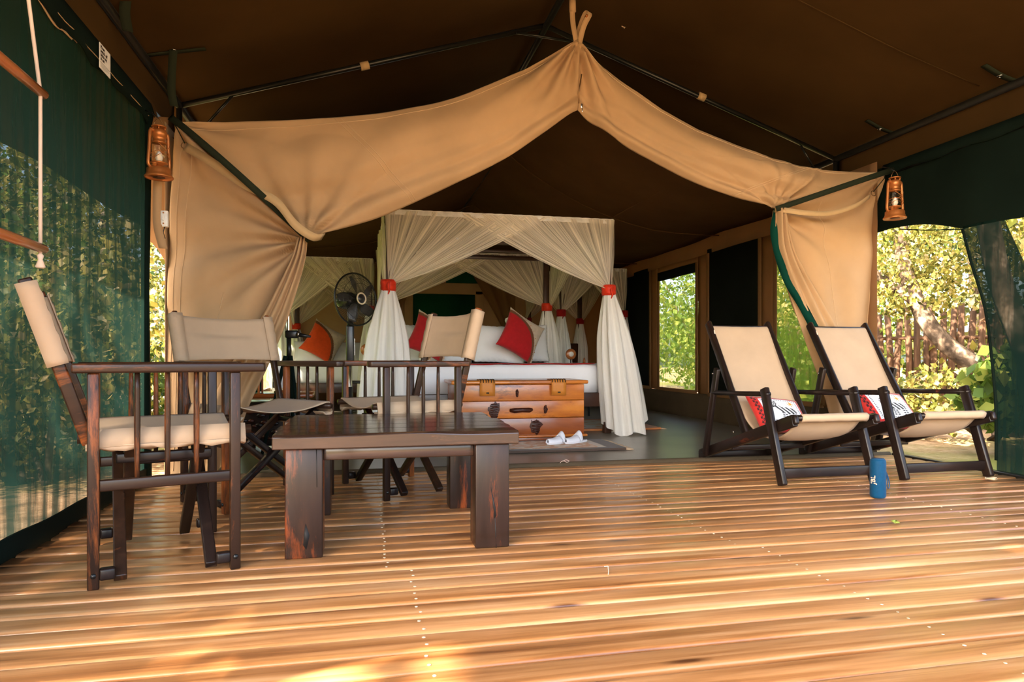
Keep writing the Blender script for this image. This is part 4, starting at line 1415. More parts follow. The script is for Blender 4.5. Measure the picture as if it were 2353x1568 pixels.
# ================================================================== BEDS AND MOSQUITO NETS
def make_bed(x0, x1, y0, y1, cz, label, mattress_label, mz=(0.34, 0.59), head=True, slats=True):
    cx, cy = (x0 + x1) / 2, (y0 + y1) / 2
    root = empty('four_poster_bed', (cx, cy, 0))
    tag(root, label, 'bed', 'beds inside the tent')
    hx, hy = (x1 - x0) / 2, (y1 - y0) / 2
    for sx in (-1, 1):
        for sy in (-1, 1):
            box1('post', 'bedwood', root, (sx * hx, sy * hy, cz / 2), (0.062, 0.062, cz), 0.008)
        box1('side_rail', 'bedwood', root, (sx * (hx - 0.01), 0, 0.29), (0.04, 2 * hy - 0.05, 0.11), 0.005)
        box1('canopy_rail', 'bedwood', root, (sx * hx, 0, cz - 0.025), (0.045, 2 * hy, 0.045), 0.005)
    for sy in (-1, 1):
        box1('end_rail', 'bedwood', root, (0, sy * (hy - 0.01), 0.29), (2 * hx - 0.05, 0.04, 0.12), 0.005)
        box1('canopy_rail', 'bedwood', root, (0, sy * hy, cz - 0.025), (2 * hx, 0.045, 0.045), 0.005)
    if slats:
        for k in (-0.5, 0.0, 0.5):
            box1('canopy_slat', 'bedwood', root, (0, k * hy, cz - 0.03), (2 * hx, 0.05, 0.03), 0.004)
    if head:
        box1('headboard', 'bedwood', root, (0, hy - 0.05, 0.62), (2 * hx - 0.08, 0.045, 0.50), 0.015)
    box1('slat_base', 'bedwood', root, (0, 0, 0.315), (2 * hx - 0.06, 2 * hy - 0.06, 0.03), 0.0)
    # bedding
    n, m = 40, 40
    P = []
    mb = MB()
    mh = mz[1] - mz[0]
    def bed_pt(u, v, lvl):
        return (u, v, lvl)
    ww, ll = hx - 0.035, hy - 0.035
    rows = []
    prof_ = [(0.0, 0.0), (0.008, 0.35), (0.012, 0.7), (0.006, 0.88), (-0.012, 0.97), (-0.04, 1.0)]
    ring = []
    q = 12
    for s in range(4 * q):
        t = s / q
        side, f = int(t), t - int(t)
        a, b = [((-1, -1), (1, -1)), ((1, -1), (1, 1)), ((1, 1), (-1, 1)), ((-1, 1), (-1, -1))][side]
        ring.append((a[0] + (b[0] - a[0]) * f, a[1] + (b[1] - a[1]) * f))
    vs_, fs_ = [], []
    for off, hfrac in prof_:
        for (u, v) in ring:
            wv = 0.004 * math.sin(u * 9 + v * 7)
            rc = 0.03 * max(0, abs(u) + abs(v) - 1.85) / 0.15
            vs_.append((u * (ww + off + wv - rc), v * (ll + off + wv - rc), mz[0] + mh * hfrac))
    R_ = len(ring)
    for i in range(len(prof_) - 1):
        for k in range(R_):
            fs_.append((i * R_ + k, i * R_ + (k + 1) % R_, (i + 1) * R_ + (k + 1) % R_, (i + 1) * R_ + k))
    fs_.append(tuple((len(prof_) - 1) * R_ + k for k in range(R_)))
    fs_.append(tuple(range(R_ - 1, -1, -1)))
    mb.add(vs_, fs_)
    mt = mb.build('mattress', 'white', None, True)
    mt.location = (cx, cy, 0)
    tag(mt, mattress_label, 'bedding', 'white bedding on the beds')
    return root, mt

def swag(A, B, T, nrm, nu=44, nv=26, sag=0.10, amp=0.012, ph=0.0):
    """net gathered from the run A-B of the canopy rail to the tie T"""
    A, B, T, nrm = Vector(A), Vector(B), Vector(T), Vector(nrm)
    rows = []
    for i in range(nu):
        u = i / (nu - 1)
        top = A.lerp(B, u)
        c = top.lerp(T, 0.55) + Vector((0, 0, -sag * u)) + (A - B).normalized() * (0.02 * u)
        row = []
        for j in range(nv):
            v = j / (nv - 1)
            p = top * (1 - v) ** 2 + c * 2 * v * (1 - v) + T * v * v
            w = amp * math.sin(u * 46 + ph + 2 * v) * (0.35 + 0.65 * (1 - v)) + 0.010 * math.sin(u * 9 + v * 4 + ph)
            row.append(p + nrm * w)
        rows.append(row)
    return rows

def net_tail(T, zb, rx, ry, ph=0.0, lean=(0, 0), corner=0.10):
    T = Vector(T)
    rows = []
    n = 64
    for i in range(n + 1):
        a = 2 * PI * i / n
        row = []
        bz = zb + corner * max(0, math.sin(a * 2 + ph)) ** 2 + 0.02 * math.sin(a * 5 + ph)
        for j in range(26):
            v = j / 25
            k = 0.042 + (1 - math.exp(-2.4 * v)) * 1.0 * 0.95
            pl = 1 + (0.22 * math.sin(a * 9 + ph + 1.5 * v) + 0.10 * math.sin(a * 4 + 2 * ph)) * min(1, v * 3)
            x = T.x + lean[0] * v + math.cos(a) * (0.045 + rx * (k - 0.042)) * pl
            yv = T.y + lean[1] * v + math.sin(a) * (0.045 + ry * (k - 0.042)) * pl
            row.append((x, yv, T.z + (bz - T.z) * v))
        rows.append(row)
    return rows

def make_net(x0, x1, y0, y1, cz, tz, label, faces=('f', 'b', 'l', 'r'), frac=0.66, tails=None, tie_mat='redtie', sag=0.10, zb=0.02, group='mosquito nets over the beds'):
    root = empty('mosquito_net', ((x0 + x1) / 2, (y0 + y1) / 2, 0))
    tag(root, label, 'mosquito net', group)
    o = root.location
    L = lambda p: (p[0] - o.x, p[1] - o.y, p[2])
    e = 0.042
    xa, xb, ya, yb_ = x0 - e, x1 + e, y0 - e, y1 + e
    zt = cz + 0.02
    C = {'fl': (xa, ya), 'fr': (xb, ya), 'bl': (xa, yb_), 'br': (xb, yb_)}
    ties = {k: ((v[0] + (0.028 if 'l' in k[1] else -0.028), v[1] + (0.028 if k[0] == 'f' else -0.028), tz[k] if isinstance(tz, dict) else tz)) for k, v in C.items()}
    edges = {'f': ('fl', 'fr', (0, -1, 0)), 'b': ('bl', 'br', (0, 1, 0)), 'l': ('fl', 'bl', (-1, 0, 0)), 'r': ('fr', 'br', (1, 0, 0))}
    for f in faces:
        a, b, nrm = edges[f]
        A, B = Vector((*C[a], zt)), Vector((*C[b], zt))
        off = Vector(nrm) * 0.012
        MB().sheet([[Vector(L(p)) for p in r] for r in swag(A, A.lerp(B, frac), Vector(ties[a]) + Vector(nrm) * 0.03, nrm, sag=sag, ph=0.3)]).build('net_drape', 'net', root, True)
        MB().sheet([[Vector(L(p)) for p in r] for r in swag(B + off, B.lerp(A, frac) + off, Vector(ties[b]) + Vector(nrm) * 0.03, nrm, sag=sag, ph=1.7)]).build('net_drape', 'net', root, True)
        # gathered heading along the rail
        rows = []
        for k in range(70):
            p = A.lerp(B, k / 69) + Vector(nrm) * (0.008 + 0.006 * math.sin(k * 2.1))
            rows.append([L((p.x, p.y, zt + 0.012)), L((p.x, p.y, zt - 0.03))])
        MB().sheet(rows).build('heading', 'netfold', root, True)
    for k, T in ties.items():
        if tails and k in tails:
            rx, ry, ph, lean, zb2 = tails[k]
        else:
            rx, ry, ph, lean, zb2 = 0.10, 0.09, 0.5, (0, 0), zb
        MB().sheet([[Vector(L(p)) for p in r] for r in net_tail(T, zb2, rx, ry, ph, lean)]).build('net_tail', 'netfold', root, True)
        tie = MB().lathe([(0.056, -0.045), (0.060, -0.02), (0.058, 0.0), (0.061, 0.02), (0.057, 0.045)], L(T), 16, cap=False).build('tie_band', tie_mat, root, True, thick=0.006)
        if k[0] == 'f':
            MB().tube([L((T[0] + 0.01, T[1] - 0.066, T[2] + 0.03)), L((T[0] - 0.006, T[1] - 0.074, T[2])), L((T[0] + 0.006, T[1] - 0.07, T[2] - 0.05)), L((T[0] - 0.004, T[1] - 0.068, T[2] - 0.075))], [0.006, 0.011, 0.007, 0.004], 6).build('knot', tie_mat, tie)
    return root

make_bed(0.21, 2.045, 5.56, 7.55, 1.80, 'big dark wooden four-poster bed in the middle of the tent', 'white mattress and sheet on the big four-poster bed behind the chest')
make_net(0.21, 2.045, 5.56, 7.55, 1.80, 1.225, 'cream mosquito net with bright red ties draped over the big four-poster bed', frac=0.70,
         tails={'fl': (0.155, 0.12, 0.3, (-0.03, -0.05), 0.06), 'fr': (0.135, 0.12, 2.0, (0.11, -0.10), 0.015), 'bl': (0.10, 0.1, 0.5, (0, 0), 0.1), 'br': (0.11, 0.1, 1.1, (0.03, 0), 0.1)})
make_bed(-0.93, 0.07, 8.35, 10.3, 1.80, 'single four-poster bed in the back corner behind the fan', 'white mattress on the single bed behind the fan', (0.34, 0.57))
make_net(-0.93, 0.07, 8.35, 10.3, 1.80, {'fl': 1.10, 'fr': 1.22, 'bl': 1.10, 'br': 1.2}, 'cream mosquito net with orange ties over the single bed behind the fan', faces=('f', 'l', 'b', 'r'), frac=0.85)
make_bed(2.50, 3.32, 8.45, 10.25, 1.78, 'single four-poster bed in the back corner beside the dark window blinds', 'white mattress on the single bed by the window blinds', (0.34, 0.57))
make_net(2.50, 3.32, 8.45, 10.25, 1.78, 1.22, 'cream mosquito net with dark red ties over the single bed by the window blinds', frac=0.7, tie_mat='darkred')

# runner and pillows on the big bed
rows = []
for i in range(40):
    x = 0.30 + 1.66 * i / 39
    rows.append([(x, yy, 0.594 + 0.004 * math.sin(i * 0.7 + j)) for j, yy in enumerate((5.62, 5.75, 5.90, 6.0))])
rn = MB().sheet(rows).build('bed_runner', 'darkred', None, True, thick=0.006)
tag(rn, 'thin dark red runner lying across the foot of the big bed', 'blanket')
for (x, yv, z, rx, ry, rz, lb) in ((1.42, 7.17, 0.79, -0.30, 0.05, 0.04, 'white ruffled pillow behind the red cushion beside the dark bedpost'), (1.74, 7.37, 0.80, -0.16, -0.04, 0.0, 'white pillow at the bed head, nearest the dark rear bedpost'),
                                   (0.52, 7.37, 0.80, -0.16, 0.03, 0.0, 'white pillow at the bed head beside the white hanging net'), (0.84, 7.17, 0.79, -0.30, 0.02, 0.0, 'white pillow lying behind the safari chair back')):
    p = pillow('pillow', 'white', 0.56, 0.42, 0.17, None, 40, 0.05, (x, yv, z), tilt(rx, ry, rz), 0.012, 0.03, x)
    tag(p, lb, 'pillow', 'white pillows on the big bed')
for (x, yv, z, lb) in ((-0.66, 9.15, 0.71, 'white pillow under the orange cushion on the bed behind the fan'), (-0.2, 9.2, 0.70, 'white pillow beside the orange cushion, behind the fan stand')):
    p = pillow('pillow', 'white', 0.42, 0.34, 0.15, None, 30, 0.05, (x, yv, z), tilt(-0.5, 0.0, 0.0), 0.0, 0.03, x)
    tag(p, lb, 'pillow', 'white pillows on the bed behind the fan')
# carved dark bed ornament with ring, and globe lamps on the bed head
hb = empty('carved_headrest', (1.19, 7.38, 0.6))
tag(hb, 'dark carved headrest with a pale ring between the bed pillows', 'carving')
MB().prism([(-0.09, 0.0), (0.09, 0.0), (0.10, 0.18), (0.07, 0.30), (-0.06, 0.31), (-0.10, 0.2)], -0.03, 0.03).build('panel', 'blackwood', hb, True, 0.012)
MB().tube([(0.03 + 0.042 * math.cos(t), -0.04, 0.12 + 0.042 * math.sin(t)) for t in np.linspace(0, 2 * PI, 20, endpoint=False)], 0.010, 8, False, True).build('ring', 'cream', hb)
MB().lathe([(0, 0.02), (0.014, 0.012), (0.018, 0)], (0.03, -0.03, 0.12), 12, Matrix.Rotation(PI / 2, 3, 'X')).build('stud', 'copper', hb)
for (x, yv, z, lb) in ((1.57, 7.42, 1.06, 'round white globe lamp above the red cushion'), (1.18, 7.42, 1.08, 'round white globe lamp peeping out beside the safari chair back')):
    gl = empty('globe_lamp', (x, yv, z))
    tag(gl, lb, 'lamp', 'globe lamps at the bed head')
    MB().lathe([(0.0, -0.034), (0.02, -0.028), (0.032, -0.01), (0.034, 0.004), (0.026, 0.024), (0.0, 0.034)], n=18).build('globe', 'bulb', gl)
    MB().tube([(0, 0.0, -0.03), (0, 0.02, -0.10), (0, 0.09, -0.16)], 0.007, 8).build('stem', 'blackmetal', gl)
    MB().lathe([(0.022, -0.05), (0.026, -0.03), (0.012, -0.026)], n=14).build('socket', 'brass', gl)

# ================================================================== CHEST, RUGS, SLIPPERS
ch = empty('wooden_chest', (1.165, 5.25, 0))
tag(ch, 'orange varnished wooden chest with leather straps at the foot of the bed', 'chest')
hw, dp = 0.50, 0.21
for k, (z0, z1, mt) in enumerate(((0.055, 0.190, 'chestdark'), (0.192, 0.322, 'chest'), (0.324, 0.445, 'chest'))):
    MB().box((0, 0, 0), (2 * hw, 0.03, z1 - z0)).build('front_plank', mt, ch, True, 0.004, loc=(0, -dp, (z0 + z1) / 2))
    MB().box((0, 0, 0), (2 * hw, 0.03, z1 - z0)).build('back_plank', mt, ch, True, 0.004, loc=(0, dp, (z0 + z1) / 2))
    for s in (-1, 1):
        MB().box((0, 0, 0), (0.03, 2 * dp - 0.03, z1 - z0)).build('side_plank', 'chestdark', ch, True, 0.004, loc=(s * (hw - 0.015), 0, (z0 + z1) / 2))
MB().box((0, 0, 0), (2 * hw + 0.06, 2 * dp + 0.07, 0.028)).build('lid', 'chest', ch, True, 0.010, 3, loc=(0, 0, 0.462))
MB().box((0, 0, 0), (2 * hw + 0.05, 2 * dp + 0.06, 0.02)).build('moulding', 'chest', ch, True, 0.008, 3, loc=(0, 0, 0.052))
MB().box((0, 0, 0), (2 * hw - 0.02, 2 * dp, 0.042)).build('plinth', 'chestdark', ch, True, 0.003, loc=(0, 0, 0.021))
for x in (-0.262, 0.29):
    st = MB().sheet([[(x + 0.058 * s, yv, z) for s in (-1, -0.5, 0, 0.5, 1)] for yv, z in ((-0.12, 0.481), (-0.235, 0.480), (-0.250, 0.472), (-0.252, 0.44), (-0.249, 0.40), (-0.247, 0.362))]).build('leather_strap', 'leather', ch, True, thick=0.006)
    MB().box((x + 0.002, -0.252, 0.385), (0.022, 0.010, 0.010)).build('toggle', 'crack', st, True, 0.003)
    for k in range(6):
        MB().tube([(x - 0.05 + 0.02 * k, -0.20, 0.486), (x - 0.05 + 0.02 * k, -0.250, 0.484), (x - 0.05 + 0.02 * k, -0.258, 0.462)], 0.003, 5).build('stitch', 'crack', st)
hdl = MB().tube([(0, 0, 0), (0.03, -0.012, -0.002), (0.09, -0.014, 0.002), (0.145, -0.012, 0.0), (0.17, 0, 0.004)], [0.012, 0.020, 0.017, 0.019, 0.012], 10).build('handle', 'gouge', ch, loc=(-0.085, -dp - 0.018, 0.252))
for (x, z, w, h, sd) in ((-0.205, 0.255, 0.060, 0.080, 1), (0.115, 0.125, 0.058, 0.072, 2), (-0.03, 0.38, 0.016, 0.034, 3), (0.19, 0.255, 0.02, 0.04, 4)):
    rr = random.Random(sd)
    out = [(w * (0.75 + 0.5 * noise.noise((math.cos(t) * 1.7, math.sin(t) * 1.7, sd))) * math.cos(t), h * (0.75 + 0.55 * noise.noise((math.cos(t) * 2.1, math.sin(t) * 2.1, sd + 5))) * math.sin(t)) for t in np.linspace(0, 2 * PI, 22, endpoint=False)]
    kn = MB().prism(out, -0.004, 0.004).build('carved_knot', 'gouge', ch, True, 0.003, loc=(x, -dp - 0.015, z))
    for k in range(7):
        zz = h * (-0.6 + 0.2 * k)
        ww = w * 0.55 * math.sqrt(max(0.05, 1 - (zz / h) ** 2))
        MB().tube([(-ww, -0.004, zz + rr.uniform(-0.004, 0.004)), (-ww * 0.3, -0.008, zz + rr.uniform(-0.006, 0.006)), (ww * 0.4, -0.009, zz + rr.uniform(-0.006, 0.006)), (ww, -0.004, zz)], [0.002, rr.uniform(0.004, 0.008), rr.uniform(0.004, 0.009), 0.002], 6).build('ridge', 'gouge', kn)

def rug(name, x0, x1, y0, y1, label, style):
    n, m = 90, 50
    vs_, cols, fs_ = [], [], []
    rr = random.Random(3)
    for i in range(n):
        for j in range(m):
            u, v = i / (n - 1), j / (m - 1)
            x, yv = x0 + (x1 - x0) * u, y0 + (y1 - y0) * v
            vs_.append((x, yv, 0.011 + 0.003 * noise.noise((x * 6, yv * 6, 0))))
            w = 0.5 + 0.5 * noise.noise((x * 40, yv * 12, 1))
            if v < 0.14 or v > 0.9:
                c = (0.075, 0.05, 0.038)
            elif u > 0.86 or u < 0.1:
                c = (0.10, 0.065, 0.05) if u > 0.90 else (0.55, 0.45, 0.35)
            else:
                c = (0.60, 0.24 + 0.1 * w, 0.08 + 0.12 * w) if noise.noise((x * 18, yv * 26, 5)) > -0.05 else (0.66, 0.52, 0.38)
            if style == 1:
                c = (0.52, 0.20, 0.07) if (v < 0.12 or v > 0.88 or u > 0.9) else ((0.55, 0.30, 0.12) if noise.noise((x * 14, yv * 14, 2)) > 0.25 else (0.56, 0.49, 0.38))
            cols.append((*c, 1))
    fs_ = [(i * m + j, (i + 1) * m + j, (i + 1) * m + j + 1, i * m + j + 1) for i in range(n - 1) for j in range(m - 1)]
    me = bpy.data.meshes.new(name)
    me.from_pydata(vs_, [], fs_)
    at = me.color_attributes.new('print', 'FLOAT_COLOR', 'POINT')
    at.data.foreach_set('color', np.array(cols, dtype=np.float32).ravel())
    me.update()
    root = empty(name, ((x0 + x1) / 2, (y0 + y1) / 2, 0))
    tag(root, label, 'rug')
    me.transform(Matrix.Translation(-root.location))
    place('weave', me, 'rug', root, thick=0.016)
    mb = MB()
    for k in range(46):
        yv = y0 + (y1 - y0) * (k + rr.random() * 0.6) / 46
        for xe, s in ((x1, 1), (x0, -1)):
            mb.tube([(xe - root.location.x, yv - root.location.y, 0.008), (xe - root.location.x + s * 0.03, yv - root.location.y + rr.uniform(-0.01, 0.01), 0.006), (xe - root.location.x + s * rr.uniform(0.05, 0.075), yv - root.location.y + rr.uniform(-0.02, 0.02), 0.004)], [0.005, 0.005, 0.002], 4)
    f = mb.build('fringe', 'fringe', root)
    f['kind'] = 'stuff'
    return root
rug('floor_rug', 0.55, 1.80, 4.50, 5.03, 'orange and dark woven rug in front of the wooden chest', 0)
rug('floor_rug', 1.30, 2.62, 5.72, 6.65, 'pale woven rug with orange border beside the hanging net', 1)

def slipper(loc, rz, label):
    root = empty('slipper', loc, rz)
    tag(root, label, 'slipper', 'white slippers on the rug')
    out = [(0.042 * math.sin(t) * (1.0 if math.cos(t) > 0 else 0.86), 0.125 * math.cos(t)) for t in np.linspace(0, 2 * PI, 28, endpoint=False)]
    MB().prism(out, 0.0, 0.014, 'z').build('sole', 'slipper', root, True, 0.004)
    rows = []
    for i in range(13):
        a = -PI / 2 + PI * i / 12
        rows.append([(math.sin(a) * 0.043 * math.sqrt(max(0.02, 1 - (yv / 0.128) ** 2)), yv, 0.010 + math.cos(a) * (0.030 + 0.045 * max(0, 1 - (yv + 0.11) / 0.16) if yv > -0.12 else 0.0)) for yv in np.linspace(0.122, 0.0, 9)])
    MB().sheet(rows).build('upper', 'slipper', root, True, thick=0.006)
    # the upper stands up like a cone at the toe opening
    rows = []
    for i in range(15):
        a = -PI / 2 + PI * i / 14
        rows.append([(math.sin(a) * (0.043 - 0.008 * t), 0.0 - 0.035 * t, 0.012 + math.cos(a) * (0.045 + 0.030 * t)) for t in np.linspace(0, 1, 6)])
    MB().sheet(rows).build('upper', 'slipper', root, True, thick=0.006)
    return root
slipper((1.395, 4.80, 0.022), 2.15, 'white towelling slipper on the rug, the one nearer the table')
slipper((1.535, 4.82, 0.022), 2.15, 'white towelling slipper on the rug, the one nearer the hanging net')

# ================================================================== FAN
fan = empty('pedestal_fan', (-0.10, 5.5, 0))
tag(fan, 'black pedestal fan with wire cage standing between the two beds', 'fan')
MB().lathe([(0.19, 0.0), (0.19, 0.02), (0.15, 0.035), (0.03, 0.05), (0.028, 0.08)], n=32).build('base', 'blackplastic', fan)
MB().tube([(0, 0, 0.05), (0, 0, 0.62)], 0.016, 12).build('pole', 'steel', fan)
MB().tube([(0, 0, 0.05), (0, 0, 0.42)], 0.022, 12).build('pole_sleeve', 'blackplastic', fan)
MB().box((0, -0.005, 0.755), (0.062, 0.062, 0.30)).build('control_box', 'blackplastic', fan, True, 0.016, 3)
MB().tube([(0, 0, 0.88), (0.005, 0, 1.0), (0.0, 0.0, 1.05)], [0.026, 0.022, 0.03], 12).build('neck', 'blackplastic', fan)
MB().tube([(0.034, -0.02, 0.80 - 0.012 * k) for k in range(12)], [0.004 if k % 2 else 0.0022 for k in range(12)], 6).build('pull_chain', 'bulb', fan)
th = math.radians(40)
nf = Vector((math.sin(th), -math.cos(th), 0.05)).normalized()
Rf = nf.to_track_quat('Z', 'Y').to_matrix()
hc = Vector((0.045, -0.02, 1.105))
MB().lathe([(0.0, -0.20), (0.045, -0.195), (0.062, -0.15), (0.064, -0.07), (0.05, -0.03), (0.03, -0.02)], hc, 20, Rf).build('motor', 'blackplastic', fan)
cage = empty('cage', (0, 0, 0))
cage.parent = fan
def ringpts(r, z, n=40):
    return [hc + Rf @ Vector((r * math.cos(t), r * math.sin(t), z)) for t in np.linspace(0, 2 * PI, n, endpoint=False)]
MB().tube(ringpts(0.205, 0.0), 0.007, 8, False, True).build('cage_rim', 'blackmetal', fan)
for r, z in ((0.12, 0.055), (0.16, 0.045)):
    MB().tube(ringpts(r, z), 0.0014, 5, False, True).build('cage_ring', 'blackmetal', fan)
wm = MB()
for k in range(84):
    t = 2 * PI * k / 84
    sp = 0.25
    wm.tube([hc + Rf @ Vector((r * math.cos(t + sp * (r - 0.05) / 0.15), r * math.sin(t + sp * (r - 0.05) / 0.15), z)) for r, z in ((0.05, 0.062), (0.12, 0.056), (0.17, 0.042), (0.198, 0.02), (0.205, 0.0))], 0.0011, 4)
    wm.tube([hc + Rf @ Vector((r * math.cos(t), r * math.sin(t), z)) for r, z in ((0.06, -0.07), (0.13, -0.06), (0.18, -0.04), (0.205, 0.0))], 0.0011, 4)
w_ = wm.build('cage_wires', 'blackmetal', fan)
w_['kind'] = 'stuff'
bpy.data.objects.remove(cage)
MB().lathe([(0.0, 0.072), (0.030, 0.070), (0.036, 0.062), (0.036, 0.055)], hc, 24, Rf).build('hub_badge', 'blackplastic', fan)
MB().tube(ringpts(0.042, 0.066, 28), 0.006, 8, False, True).build('hub_ring', 'cream', fan)
for k in range(5):
    a0 = 2 * PI * k / 5 + 0.35
    rows = []
    for i in range(9):
        r = 0.03 + 0.155 * i / 8
        wdt = 0.30 + 0.42 * math.sin(PI * min(1, (i + 1) / 8.5)) * 0.9
        rows.append([hc + Rf @ Vector((r * math.cos(a0 + wdt * (s - 0.5) + 0.5 * r * 3), r * math.sin(a0 + wdt * (s - 0.5) + 0.5 * r * 3), 0.012 + 0.035 * (s - 0.5))) for s in np.linspace(0, 1, 6)])
    MB().sheet(rows).build('blade', 'fanblade', fan, True, thick=0.002)

# ================================================================== THINGS IN THE TENT'S CORNER
cc = empty('carved_chest', (-0.60, 5.12, 0))
tag(cc, 'black carved wooden chest with polished top behind the safari chairs', 'chest')
MB().box((0, 0, 0), (0.44, 0.34, 0.30)).build('body', 'blackwood', cc, True, 0.01, loc=(0, 0, 0.19))
MB().box((0, 0, 0), (0.52, 0.40, 0.030)).build('top', 'chestdark', cc, True, 0.010, 3, loc=(0, 0, 0.385))
for s in (-1, 1):
    for t in (-1, 1):
        MB().box((0, 0, 0), (0.05, 0.05, 0.06)).build('foot', 'blackwood', cc, True, 0.008, loc=(s * 0.19, t * 0.14, 0.03))
rr = random.Random(5)
for k in range(34):
    x, z = -0.2 + 0.4 * ((k % 12) + rr.random() * 0.5) / 12, 0.09 + 0.08 * (k // 12) + rr.uniform(0, 0.05)
    s = rr.uniform(0.014, 0.026)
    o = MB().lathe([(0, -s), (s * 0.8, -s * 0.5), (s, 0), (s * 0.7, s * 0.6), (0, s)], n=8).build('carving', 'gouge' if k % 3 else 'blackwood', cc, True)
    o.location = (x, -0.172, z)
    o.scale = (1.3, 0.6, 0.8)
hm = empty('curtain_standin', (-0.77, 5.06, 0.40))  # framed box added in place of the green curtain at the back
tag(hm, 'green cloth box with pale wooden frame standing in for the green curtain behind the black carved chest', 'stand-in')
MB().box((0, 0, 0.085), (0.125, 0.16, 0.16)).build('cloth', 'greenlining', hm, True, 0.012)
for s in (-1, 1):
    for t in (-1, 1):
        MB().box((s * 0.066, t * 0.083, 0.09), (0.014, 0.014, 0.18)).build('corner_post', 'dowel', hm, True, 0.003)
sb = empty('sunlit_wall_standin', (-0.58, 5.10, 0.40))  # white cylinder added in place of the bright sunlit wall behind
tag(sb, 'white cylinder standing in for the sunlit wall behind the black carved chest', 'lamp')
MB().lathe([(0.045, 0.035), (0.05, 0.04), (0.05, 0.185), (0.045, 0.19)], n=24).build('white_cylinder', 'white', sb)
MB().lathe([(0.04, 0.0), (0.04, 0.012), (0.012, 0.018), (0.012, 0.036)], n=18).build('base', 'chestdark', sb)
tp = empty('tripod', (-0.47, 4.62, 0))
tag(tp, 'dark green tripod with a black head standing behind the safari chair back', 'tripod')
for k, (dx, dy) in enumerate(((-0.16, -0.10), (0.10, -0.12), (0.02, 0.17))):
    MB().tube([(dx, dy, 0.0), (dx * 0.12, dy * 0.12, 0.66)], [0.010, 0.014], 8).build('leg', 'shade_dense', tp)
MB().tube([(0, 0, 0.62), (0, 0, 0.78)], 0.015, 10).build('column', 'blackmetal', tp)
MB().box((0.02, 0, 0.80), (0.085, 0.05, 0.05)).build('head', 'blackplastic', tp, True, 0.010)
MB().tube([(0.05, -0.02, 0.80), (0.10, -0.03, 0.79), (0.14, -0.03, 0.785)], [0.016, 0.012, 0.007], 10).build('pan_handle', 'blackplastic', tp)
MB().tube([(0.058, -0.02, 0.80), (0.068, -0.022, 0.798)], 0.018, 12).build('ring', 'steel', tp)
st = empty('side_table', (-0.01, 7.0, 0))
tag(st, 'small black metal side table between the beds, behind the fan', 'table')
MB().box((0, 0, 0.405), (0.27, 0.27, 0.022)).build('table_top', 'blackmetal', st, True, 0.004)
for s in (-1, 1):
    for t in (-1, 1):
        MB().box((s * 0.12, t * 0.12, 0.20), (0.02, 0.02, 0.40)).build('leg', 'blackmetal', st, True, 0.003)
    MB().box((0, s * 0.12, 0.12), (0.24, 0.012, 0.012)).build('stretcher', 'blackmetal', st)
bk = MB().box((0, 0, 0), (0.09, 0.07, 0.03)).build('small_box', 'chestdark', None, True, 0.004)
bk.location = (0.06, 6.96, 0.431)
tag(bk, 'small brown wooden box on the black side table', 'box')
def disc_lamp(loc, label, H=0.28, lean=0.0):
    root = empty('round_lamp', loc)
    tag(root, label, 'lamp', 'round wooden bedside lamps')
    MB().lathe([(0.04, 0), (0.04, 0.012), (0.01, 0.018)], n=16).build('base', 'blackwood', root)
    MB().tube([(0, 0, 0.01), (lean * 0.5, 0, H * 0.5), (lean, 0, H - 0.04)], 0.007, 8).build('stem', 'blackwood', root)
    Rq = Matrix.Rotation(PI / 2, 3, 'X')
    MB().lathe([(0.052, -0.012), (0.062, 0.0), (0.055, 0.014), (0.03, 0.018)], (lean, 0, H), 22, Rq).build('disc', 'dowel', root)
    MB().lathe([(0.0, 0.03), (0.02, 0.026), (0.031, 0.016), (0.032, 0.0)], (lean, 0, H), 18, Rq).build('bulb', 'bulb', root)
disc_lamp((0.035, 7.03, 0.417), 'round wooden lamp with white centre on the black side table', 0.31)
st2 = copy_tree(st)
st2.location = (2.33, 7.35, 0)
st2['label'] = 'small black side table behind the bed net on the window side'
disc_lamp((2.27, 7.32, 0.417), 'round wooden lamp with white centre beside the rear bedpost', 0.27)
bt = empty('bottle', (2.42, 7.30, 0.417))
tag(bt, 'small clear bottle with reddish cap beside the round lamp', 'bottle')
MB().lathe([(0.025, 0), (0.028, 0.01), (0.028, 0.11), (0.012, 0.15), (0.012, 0.17)], n=16).build('glass', 'glass', bt)
MB().lathe([(0.014, 0.165), (0.014, 0.20), (0.006, 0.23)], n=12).build('cap', 'dowel', bt)
dl = empty('ceiling_light', (1.27, 6.0, 2.52))
tag(dl, 'small white ceiling light under the ridge of the tent roof', 'lamp')
MB().lathe([(0.0, -0.03), (0.02, -0.026), (0.028, -0.012), (0.03, 0.0)], n=18).build('lens', 'bulb', dl)
MB().lathe([(0.036, -0.004), (0.038, 0.02), (0.03, 0.05)], n=18).build('housing', 'blackplastic', dl)

